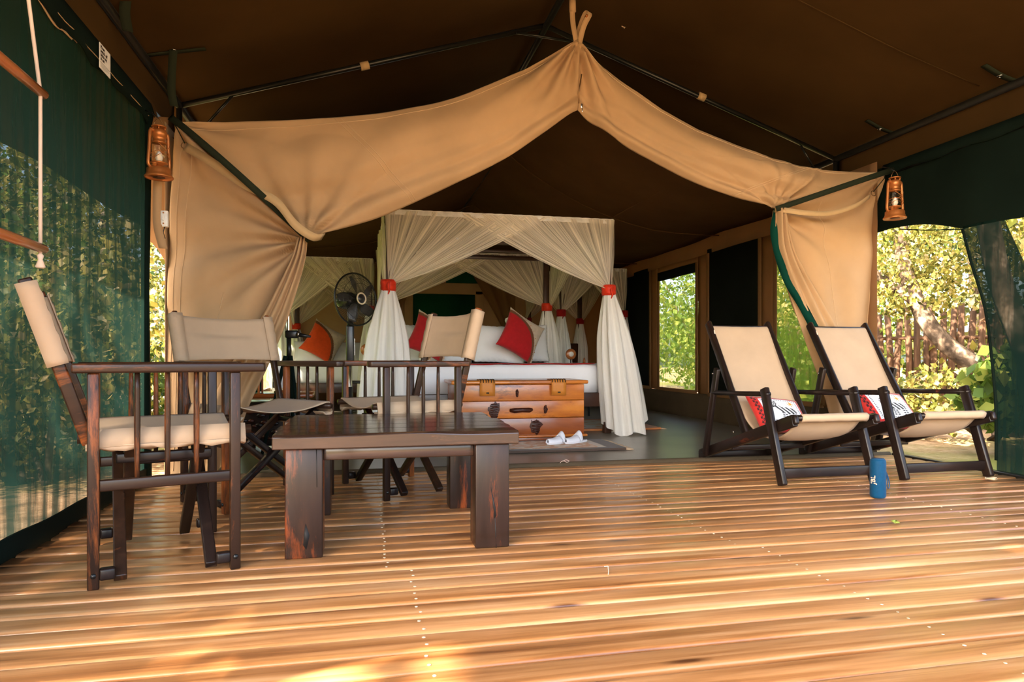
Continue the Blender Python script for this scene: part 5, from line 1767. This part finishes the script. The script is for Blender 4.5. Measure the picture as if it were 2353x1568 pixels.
# ================================================================== LANTERNS
def make_lantern(loc, label, rz=0.0):
    root = empty('hurricane_lantern', loc, rz)
    tag(root, label, 'lantern', 'copper lanterns at the tent corners')
    n = 28
    MB().lathe([(0.030, 0.004), (0.040, 0.010), (0.060, 0.004), (0.068, 0.0), (0.070, 0.006), (0.062, 0.016), (0.058, 0.028), (0.058, 0.046), (0.050, 0.054), (0.024, 0.058)], n=n).build('tank', 'copper', root)
    MB().lathe([(0.0, 0.006), (0.026, 0.006), (0.030, 0.003)], n=n).build('tank_base', 'copperdark', root)
    MB().lathe([(0.020, 0.056), (0.022, 0.070), (0.040, 0.074), (0.042, 0.080), (0.030, 0.084)], n=n).build('burner', 'copper', root)
    MB().lathe([(0.034, 0.084), (0.044, 0.105), (0.046, 0.125), (0.040, 0.155), (0.031, 0.180)], n=n, cap=False).build('glass_globe', 'glass', root)
    MB().lathe([(0.036, 0.180), (0.034, 0.186), (0.030, 0.190), (0.030, 0.210), (0.038, 0.214), (0.038, 0.238), (0.034, 0.246), (0.030, 0.250)], n=n).build('chimney', 'copper', root)
    MB().lathe([(0.030, 0.262), (0.036, 0.262), (0.036, 0.268), (0.020, 0.272)], n=n).build('cap', 'copper', root)
    for k in range(4):
        a = PI / 4 + k * PI / 2
        MB().box((0.028 * math.cos(a), 0.028 * math.sin(a), 0.256), (0.008, 0.008, 0.016)).build('cap_post', 'copper', root)
    for s in (-1, 1):
        pts = spline([(s * 0.030, 0, 0.236), (s * 0.046, 0, 0.240), (s * 0.055, 0, 0.228), (s * 0.060, 0, 0.15), (s * 0.066, 0, 0.072), (s * 0.060, 0, 0.052), (s * 0.045, 0, 0.048)], 22)
        MB().tube([tuple(p) for p in pts], 0.0085, 10).build('side_tube', 'copper', root)
    MB().tube([(0.049 * math.cos(t), 0.049 * math.sin(t), 0.118 + 0.012 * math.sin(2 * t)) for t in np.linspace(0, 2 * PI, 24, endpoint=False)], 0.0016, 5, False, True).build('wire_guard', 'copper', root)
    for s in (-1, 1):
        MB().tube([(s * 0.046 * math.cos(t), -0.046 * abs(math.sin(t)) - 0.004, 0.085 + 0.035 * t) for t in np.linspace(0.2, 2.6, 9)], 0.0016, 5).build('wire_guard', 'copper', root)
    MB().lathe([(0.0, 0.146), (0.006, 0.138), (0.016, 0.118), (0.019, 0.104), (0.014, 0.090), (0.012, 0.082)], n=18).build('bulb', 'bulb', root)
    MB().lathe([(0.010, 0.050), (0.011, 0.064), (0.014, 0.066), (0.014, 0.070), (0.0, 0.071)], (-0.042, -0.018, 0), 12).build('filler_cap', 'copper', root)
    MB().tube([(-0.036, 0, 0.262), (-0.02, 0, 0.295), (0, 0, 0.315), (0.02, 0, 0.295), (0.036, 0, 0.262)], 0.0022, 6).build('bail', 'brass', root)
    MB().tube([(0, 0, 0.31), (0.0, 0.05, 0.345), (0.0, 0.10, 0.365)], 0.004, 6).build('hanging_wire', 'blackmetal', root)
    return root
make_lantern((-1.032, 3.84, 1.578), 'copper hurricane lantern hanging beside the white light switch', 1.0)
make_lantern((3.372, 3.80, 1.550), 'copper hurricane lantern hanging above the garden opening', 0.1)

sw = empty('light_switch', (-1.028, 3.93, 1.345))
tag(sw, 'small white light switch on the edge of the tent flap', 'switch')
MB().box((0, 0, 0.04), (0.036, 0.03, 0.085)).build('body', 'whiteplastic', sw, True, 0.004)
MB().box((-0.004, -0.017, 0.043), (0.012, 0.008, 0.026)).build('rocker', 'whiteplastic', sw, True, 0.002)
for z in (0.014, 0.07):
    MB().lathe([(0, 0.003), (0.004, 0.002), (0.004, 0)], (-0.003, -0.015, z), 8, Matrix.Rotation(PI / 2, 3, 'X')).build('screw', 'copper', sw)
MB().tube([(0, 0, 0.0), (-0.008, 0.0, -0.03), (-0.004, 0.02, -0.06)], 0.003, 6).build('cable', 'blackplastic', sw)

# ================================================================== SIGN ON THE NET
sg = empty('paper_notice', (-1.105, 3.30, 1.95))
tag(sg, 'white paper notice pinned to the top of the green net', 'sign')
MB().box((0, 0, 0), (0.002, 0.128, 0.108)).build('sheet', 'paper', sg, False)
M4 = Matrix.Translation((0.0014, -0.052, 0.034)) @ Matrix(((0, 0, 1, 0), (1, 0, 0, 0), (0, 1, 0, 0), (0, 0, 0, 1)))
text_mesh('Please\nswitch off\nlights not\nin use', 0.0195, 'ink', 'lettering', sg, M4, 0.0003, 'LEFT', 0.85, 0.0006)
MB().box((0.0014, 0, -0.026), (0.0006, 0.11, 0.0012)).build('rule', 'ink', sg, False)
for k, w in enumerate((0.09, 0.1, 0.07)):
    MB().box((0.0014, -0.052 + w / 2, -0.032 - 0.006 * k), (0.0005, w, 0.0008)).build('rule', 'ink', sg, False)

# ================================================================== HANGING RACK OF ROPE AND DOWELS
rk = empty('hanging_rack', (-0.95, 2.05, 0.95))
tag(rk, 'hanging rack of two varnished wooden rods on white rope before the net', 'rack')
for z in (0.5, 0.03):
    MB().tube([(0, -0.36, z), (0, -0.2, z + 0.004), (0, 0.1, z + 0.002), (0, 0.285, z)], [0.015, 0.0155, 0.0155, 0.014], 12).build('rod', 'dowel', rk)
for s, yv in ((1, 0.262), (-1, -0.33)):
    MB().tube([(0, 0.0, 1.24), (0.0, yv * 0.62, 0.82), (0, yv * 0.72, 0.735), (0, yv * 0.98, 0.515), (0.0, yv, 0.49), (0.0, yv, 0.25), (0.0, yv, 0.015)], 0.0055, 8).build('rope', 'rope', rk)
    MB().lathe([(0.003, 0.02), (0.010, 0.012), (0.006, 0.0), (0.014, -0.022), (0.010, -0.026)], (0, yv, -0.005), 10).build('knot', 'rope', rk)
    MB().lathe([(0.004, 0.012), (0.009, 0.004), (0.009, -0.004), (0.004, -0.012)], (0, yv * 0.70, 0.75), 8).build('knot', 'rope', rk)

# ================================================================== SPEAKER, LEAVES
sp = empty('portable_speaker', (2.335, 2.735, 0), 0.30)
tag(sp, 'blue cylindrical portable speaker standing on the deck before the deck chairs', 'speaker')
MB().lathe([(0.028, 0.0), (0.032, 0.004), (0.0345, 0.012), (0.0345, 0.165), (0.033, 0.173), (0.028, 0.180)], n=40).build('body', 'speakerblue', sp)
for z in (0.0, 0.178):
    MB().lathe([(0.0, 0.0), (0.024, 0.0), (0.027, 0.002), (0.026, 0.004)], (0, 0, z), 32).build('end_cap', 'speakerdark', sp)
MB().box((0.034, 0.006, 0.09), (0.004, 0.014, 0.08)).build('button_strip', 'speakerdark', sp, True, 0.002)
# raised letters running up the front
lt = text_mesh('JBL', 0.030, 'logo', 'lettering', sp, Matrix.Identity(4), 0.0012, 'CENTER', 1.0, 0.0006)
me = lt.data
ang0 = -PI / 2 - 1.62
for v in me.vertices:
    x, y_, z_ = v.co
    a = ang0 - (y_ - 0.010) / 0.0345
    r = 0.0346 + z_
    v.co = (r * math.cos(a), r * math.sin(a), 0.085 + x)
me.update()
lp = spline([(0.032, -0.002, 0.135), (0.055, -0.004, 0.11), (0.068, -0.004, 0.07), (0.066, -0.004, 0.045), (0.078, -0.004, 0.036), (0.084, -0.004, 0.052), (0.074, -0.004, 0.085), (0.055, -0.004, 0.115), (0.032, -0.002, 0.14)], 40)
MB().tube([tuple(p) for p in lp], 0.0026, 6).build('wrist_loop', 'speakerdark', sp)

def leaf_litter(name, loc, rz, s, mat, label, curl=0.3):
    rows = []
    for i in range(9):
        t = i / 8
        w = math.sin(PI * min(1, t * 0.95 + 0.05)) ** 0.8 * 0.32 * s
        rows.append([(s * (t - 0.5), w * k, 0.003 + s * curl * (0.25 * k * k + 0.35 * (t - 0.5) ** 2 + 0.05 * math.sin(t * 9))) for k in (-1, -0.5, 0, 0.5, 1)])
    o = MB().sheet(rows).build(name, mat, None, True, thick=0.0012)
    o.location = loc
    o.rotation_euler = (0.1, 0.05, rz)
    tag(o, label, 'leaf')
    return o
leaf_litter('dry_leaf', (3.22, 2.965, 0.004), 0.05, 0.075, 'dryleaf', 'curled dry leaf lying on the deck in front of the green net', 0.5)
leaf_litter('fallen_leaf', (2.02, 2.275, 0.004), 0.8, 0.05, 'freshleaf', 'small yellow green leaf lying on the open deck planks', 0.4)

mo = empty('moth', (1.69, 4.256, 2.835))
tag(mo, 'tiny moth resting on the dark underside of the flysheet', 'insect')
MB().lathe([(0.0, -0.012), (0.004, -0.006), (0.005, 0.0), (0.003, 0.01), (0.0, 0.013)], n=8, R=Matrix.Rotation(PI / 2, 3, 'X')).build('body', 'dryleaf', mo)
for sx in (-1, 1):
    MB().sheet([[(sx * 0.003, -0.004, 0.0), (sx * 0.003, 0.006, 0.0)], [(sx * 0.016, -0.010, 0.003), (sx * 0.014, 0.006, 0.003)], [(sx * 0.024, -0.008, 0.005), (sx * 0.020, 0.002, 0.005)]]).build('wing', 'fringe', mo, thick=0.0006)
for k, (lo, pts, lb) in enumerate((((1.18, 3.93, 0.018), [(-0.03, 0, 0), (-0.01, 0.006, 0.012), (0.012, -0.004, 0.004), (0.03, 0.004, 0.01), (0.008, 0.008, 0.016), (-0.02, 0.0, 0.008)], 'loose white thread curled on the tent sill at the deck edge'),
                                  ((0.725, 1.96, 0.004), [(-0.012, -0.035, 0), (-0.002, -0.01, 0.002), (0.008, 0.02, 0.002), (0.012, 0.03, 0.003), (0.0, 0.034, 0.002)], 'short white thread lying alone on the open deck planks'))):
    o = MB().tube([tuple(p) for p in spline(pts, 24)], 0.0014, 5).build('loose_thread', 'rope', None)
    o.location = lo
    tag(o, lb, 'thread')

# ================================================================== GARDEN
def leaves(pts, nrm, size, seed=0, spread=0.9):
    """one rhombic folded leaf at each point"""
    r = np.random.default_rng(seed)
    n = len(pts)
    d = nrm + r.normal(0, spread, (n, 3))
    d /= np.linalg.norm(d, axis=1, keepdims=True) + 1e-9
    t = r.normal(0, 1, (n, 3))
    t -= d * np.sum(t * d, 1, keepdims=True)
    t[:, 2] -= 0.35
    t /= np.linalg.norm(t, axis=1, keepdims=True) + 1e-9
    s = np.cross(d, t)
    L = size * r.uniform(0.6, 1.35, (n, 1))
    Wd = L * r.uniform(0.24, 0.40, (n, 1))
    v = np.empty((n, 4, 3))
    v[:, 0] = pts - t * L * 0.5
    v[:, 1] = pts + s * Wd + d * L * 0.10
    v[:, 2] = pts + t * L * 0.5 + d * L * 0.06
    v[:, 3] = pts - s * Wd + d * L * 0.10
    base = np.arange(n)[:, None] * 4
    f = np.concatenate([base + np.array([[0, 1, 2]]), base + np.array([[0, 2, 3]])], 0)
    return v.reshape(-1, 3), f
def tri_mesh(name, v, f):
    me = bpy.data.meshes.new(name)
    me.vertices.add(len(v))
    me.vertices.foreach_set('co', v.astype(np.float32).ravel())
    me.loops.add(len(f) * 3)
    me.loops.foreach_set('vertex_index', f.astype(np.int32).ravel())
    me.polygons.add(len(f))
    me.polygons.foreach_set('loop_start', np.arange(0, len(f) * 3, 3, dtype=np.int32))
    me.update(calc_edges=True)
    me.validate()
    return me
def crown_points(blobs, n, seed, shell=0.5):
    r = np.random.default_rng(seed)
    vol = np.array([b[3] * b[4] * b[5] for b in blobs]) ** 0.75
    idx = r.choice(len(blobs), n, p=vol / vol.sum())
    B = np.array(blobs)[idx]
    d = r.normal(0, 1, (n, 3))
    d /= np.linalg.norm(d, axis=1, keepdims=True)
    rad = shell + (1 - shell) * r.random((n, 1)) ** 0.6
    rad *= 1 + 0.16 * np.sin(d[:, :1] * 5 + d[:, 2:3] * 7 + idx[:, None])
    p = B[:, :3] + d * rad * B[:, 3:6]
    return p, d
def shrub(name, loc, blobs, n, size, mat, label, cat, seed, trunk=None, group=None, spread=0.9, shell=0.45):
    root = empty(name, loc)
    tag(root, label, cat, group)
    p, d = crown_points(blobs, n, seed, shell)
    keep = p[:, 2] + loc[2] > -0.27
    v, f = leaves(p[keep], d[keep], size, seed, spread)
    fo = place('foliage', tri_mesh('foliage', v, f), mat, root)
    fo['kind'] = 'stuff'
    rr = random.Random(seed)
    if trunk:
        for path, rads in trunk:
            MB().tube([tuple(q) for q in spline(path, 18)], list(np.interp(np.linspace(0, 1, 18), np.linspace(0, 1, len(rads)), rads)), 9).build('trunk', 'bark', root)
    else:
        for k in range(5):
            b = blobs[rr.randrange(len(blobs))]
            MB().tube([(rr.uniform(-0.15, 0.15), rr.uniform(-0.15, 0.15), 0), (b[0] * 0.5, b[1] * 0.5, b[2] * 0.6), (b[0], b[1], b[2] + b[5] * 0.3)], [0.03, 0.02, 0.008], 6).build('stem', 'bark', root)
    return root
GZ = -0.26
def rnd_blobs(seed, n, rx, ry, z0, z1, r0, r1):
    r = random.Random(seed)
    return [(r.uniform(-rx, rx), r.uniform(-ry, ry), r.uniform(z0, z1), r.uniform(r0, r1), r.uniform(r0, r1), r.uniform(r0, r1) * 0.85) for _ in range(n)]
# garden side, seen through the opening beside the deck chairs
shrub('leafy_tree', (7.0, 7.3, GZ), [(-1.6, 1.2, 2.5, 0.9, 0.9, 0.7), (-0.7, 0.5, 2.3, 0.9, 0.9, 0.75), (0.4, -0.3, 2.5, 1.0, 0.9, 0.8), (-0.9, 1.0, 3.4, 1.2, 1.2, 0.9), (0.6, -0.2, 3.6, 1.3, 1.3, 1.0), (-1.4, 1.1, 1.75, 0.6, 0.6, 0.5), (-0.2, 0.1, 1.8, 0.7, 0.6, 0.45)], 22000, 0.066,
      'leaf_yellow', 'tree with pale mottled leaning trunk and sunlit yellow leaves in the garden opening', 'tree', 11,
      [([(0.35, -0.9, 0), (0.2, -0.75, 0.6), (-0.15, -0.35, 1.1), (-0.3, -0.1, 1.6), (-0.35, 0.1, 2.4), (-0.2, 0.1, 3.4)], [0.14, 0.115, 0.10, 0.09, 0.08, 0.05]), ([(-0.3, -0.1, 1.6), (-0.8, 0.4, 2.2), (-1.2, 0.9, 2.8)], [0.07, 0.05, 0.03])])
shrub('garden_bush', (6.7, 6.2, GZ), rnd_blobs(21, 9, 0.9, 0.9, 0.15, 0.55, 0.25, 0.45), 3600, 0.075, 'leaf_yellow', 'low yellowish bush on the ground beyond the deck chair', 'bush', 21)
shrub('garden_bush', (5.9, 4.6, GZ), rnd_blobs(22, 8, 0.45, 0.5, 0.3, 0.95, 0.25, 0.4), 2200, 0.13, 'leaf_green', 'broad-leaved green bush against the edge of the green net', 'bush', 22)
shrub('leafy_tree', (8.6, 5.6, GZ), rnd_blobs(23, 14, 1.5, 1.5, 1.6, 4.2, 0.7, 1.2), 9000, 0.10, 'leaf_yellow', 'tall sunlit tree seen past the edge of the green net', 'tree', 23,
      [([(0, 0, 0), (0.1, 0.0, 1.5), (0.0, 0.1, 3.2)], [0.16, 0.12, 0.06])])
shrub('dark_trunk_tree', (5.25, 4.60, GZ), rnd_blobs(24, 8, 0.9, 0.9, 2.6, 4.0, 0.5, 0.9), 3500, 0.10, 'leaf_green', 'tree with dark speckled trunk standing behind the green net', 'tree', 24,
      [([(0.15, -0.2, 0), (0.05, -0.1, 0.8), (-0.1, 0.1, 1.7), (-0.2, 0.2, 3.0)], [0.11, 0.095, 0.085, 0.05])])
for k, (x, yv, m_, lb) in enumerate(((7.6, 10.6, 'leaf_green', 'green bush filling the first netted window beside the deck chairs'), (9.0, 13.5, 'leaf_yellow', 'sunlit bush seen through the far netted window'), (7.4, 13.4, 'leaf_green', 'leafy bush low in the far netted window'),
                                     (10.5, 10.0, 'leaf_yellow', 'sunlit tree behind the garden fence'), (11.5, 7.0, 'leaf_green', 'green tree beyond the garden fence, left of the sunlit tree'), (12.0, 14.5, 'leaf_green', 'tall green tree far behind the netted windows'),
                                     (9.5, 17.5, 'leaf_dark', 'dark tree far behind the tent'), (13.0, 10.8, 'leaf_dark', 'dark tree closing the view behind the garden'), (12.5, 3.8, 'leaf_green', 'green tree far beyond the netted side wall'))):
    tall = k >= 3
    shrub('garden_tree' if tall else 'garden_bush', (x, yv, GZ), rnd_blobs(30 + k, 16, 1.5, 1.5, 0.5 if not tall else 0.9, 2.6 if not tall else 5.0, 0.6, 1.2 if not tall else 1.5), 6500, 0.11 if not tall else 0.15, m_, lb, 'tree' if tall else 'bush', 30 + k,
          [([(0, 0, 0), (0.1, 0, 1.2), (0, 0.1, 3.0)], [0.13, 0.1, 0.05])] if tall else None)
# palisade of poles
pf = empty('pole_fence', (8.3, 8.8, GZ))
tag(pf, 'brown fence of upright wooden poles behind the garden trees', 'fence')
rr = random.Random(9)
A, B = Vector((6.9, 10.0, 0)), Vector((10.2, 6.2, 0))
for k in range(44):
    p = A.lerp(B, k / 43) - Vector((8.3, 8.8, 0)) + Vector((rr.uniform(-0.02, 0.02), rr.uniform(-0.02, 0.02), 0))
    h = rr.uniform(1.45, 1.75)
    MB().tube([p, p + Vector((rr.uniform(-0.03, 0.03), 0, h * 0.5)), p + Vector((rr.uniform(-0.05, 0.05), 0, h))], [0.052, 0.048, 0.040], 8).build('pole', 'pole', pf)
for z in (0.4, 1.2):
    MB().tube([A - pf.location + Vector((0, 0, z + GZ)), B - pf.location + Vector((0, 0, z + GZ))], 0.03, 6).build('rail', 'pole', pf)
# side behind the left net
LB = [(-2.35, 5.6, 0, 'leaf_yellow', 'sunlit bush showing in the gap beside the tent flap'), (-3.6, 7.6, 1, 'leaf_yellow', 'tall sunlit tree behind the green net beside the rope rack'), (-3.3, 6.2, 0, 'leaf_green', 'leafy bush dimly seen low through the green net'),
      (-5.6, 9.6, 1, 'leaf_green', 'green tree dimly seen through the green net'), (-3.6, 10.6, 1, 'leaf_yellow', 'sunlit tree behind the tent corner, seen past the lantern'), (-2.9, 8.6, 0, 'leaf_green', 'green bush beside the outer tent wall'),
      (-7.6, 13.0, 1, 'leaf_dark', 'dark tree far behind the green net'), (-5.0, 14.5, 1, 'leaf_dark', 'dark tree far behind the tent corner'), (-6.4, 6.8, 1, 'leaf_green', 'green tree dimly seen at the frame edge through the net'), (-4.4, 5.0, 0, 'leaf_yellow', 'sunlit bush beside the net at the frame edge')]
for k, (x, yv, tall, m_, lb) in enumerate(LB):
    shrub('garden_tree' if tall else 'garden_bush', (x, yv, GZ), rnd_blobs(60 + k, 14, 1.2 if tall else 0.7, 1.2 if tall else 0.7, 0.7 if tall else 0.3, 3.8 if tall else 1.7, 0.5, 1.1 if tall else 0.7), 9000 if tall else 7000, 0.085 if tall else 0.065, m_, lb, 'tree' if tall else 'bush', 60 + k,
          [([(0, 0, 0), (0.1, 0.1, 1.2), (0, 0.1, 3.0)], [0.12, 0.09, 0.05])] if tall else None)
# unseen trees behind the camera, crowns shaped to dapple and shade the deck
shrub('unseen_shade_tree', (-6.0, -1.8, GZ), rnd_blobs(81, 16, 2.0, 1.8, 3.6, 6.4, 0.7, 1.2) + [(0.75, -0.72, 5.5, 0.65, 0.5, 0.6)] * 5, 2700, 0.18, 'leaf_green', 'unseen tall tree outside the green net, its crown shaped to dapple the deck', 'tree', 81,  # repeated dense clump added to block a sun patch on the deck
      [([(0, 0, 0), (0.1, 0.1, 2.0), (0, 0.1, 4.6)], [0.22, 0.17, 0.08])])
shrub('unseen_shade_tree', (-2.0, -4.6, GZ), [(-1.55, 1.75, 5.4, 0.75, 1.0, 0.8), (-0.6, 1.2, 5.4, 1.3, 1.4, 1.0), (0.6, 0.9, 5.6, 1.5, 1.5, 1.1), (1.9, 0.9, 5.6, 1.4, 1.4, 1.0), (0.4, -0.8, 5.4, 1.6, 1.4, 1.0), (2.2, -0.8, 5.6, 1.5, 1.4, 1.0)], 15000, 0.24, 'leaf_green', 'unseen dense tree added in front of the veranda to shade the open deck', 'tree', 82,  # dense crown added out of view to keep direct sun off the deck
      [([(0, 0, 0), (0.1, 0.1, 2.0), (0.4, 0.3, 5.0)], [0.24, 0.18, 0.08])])
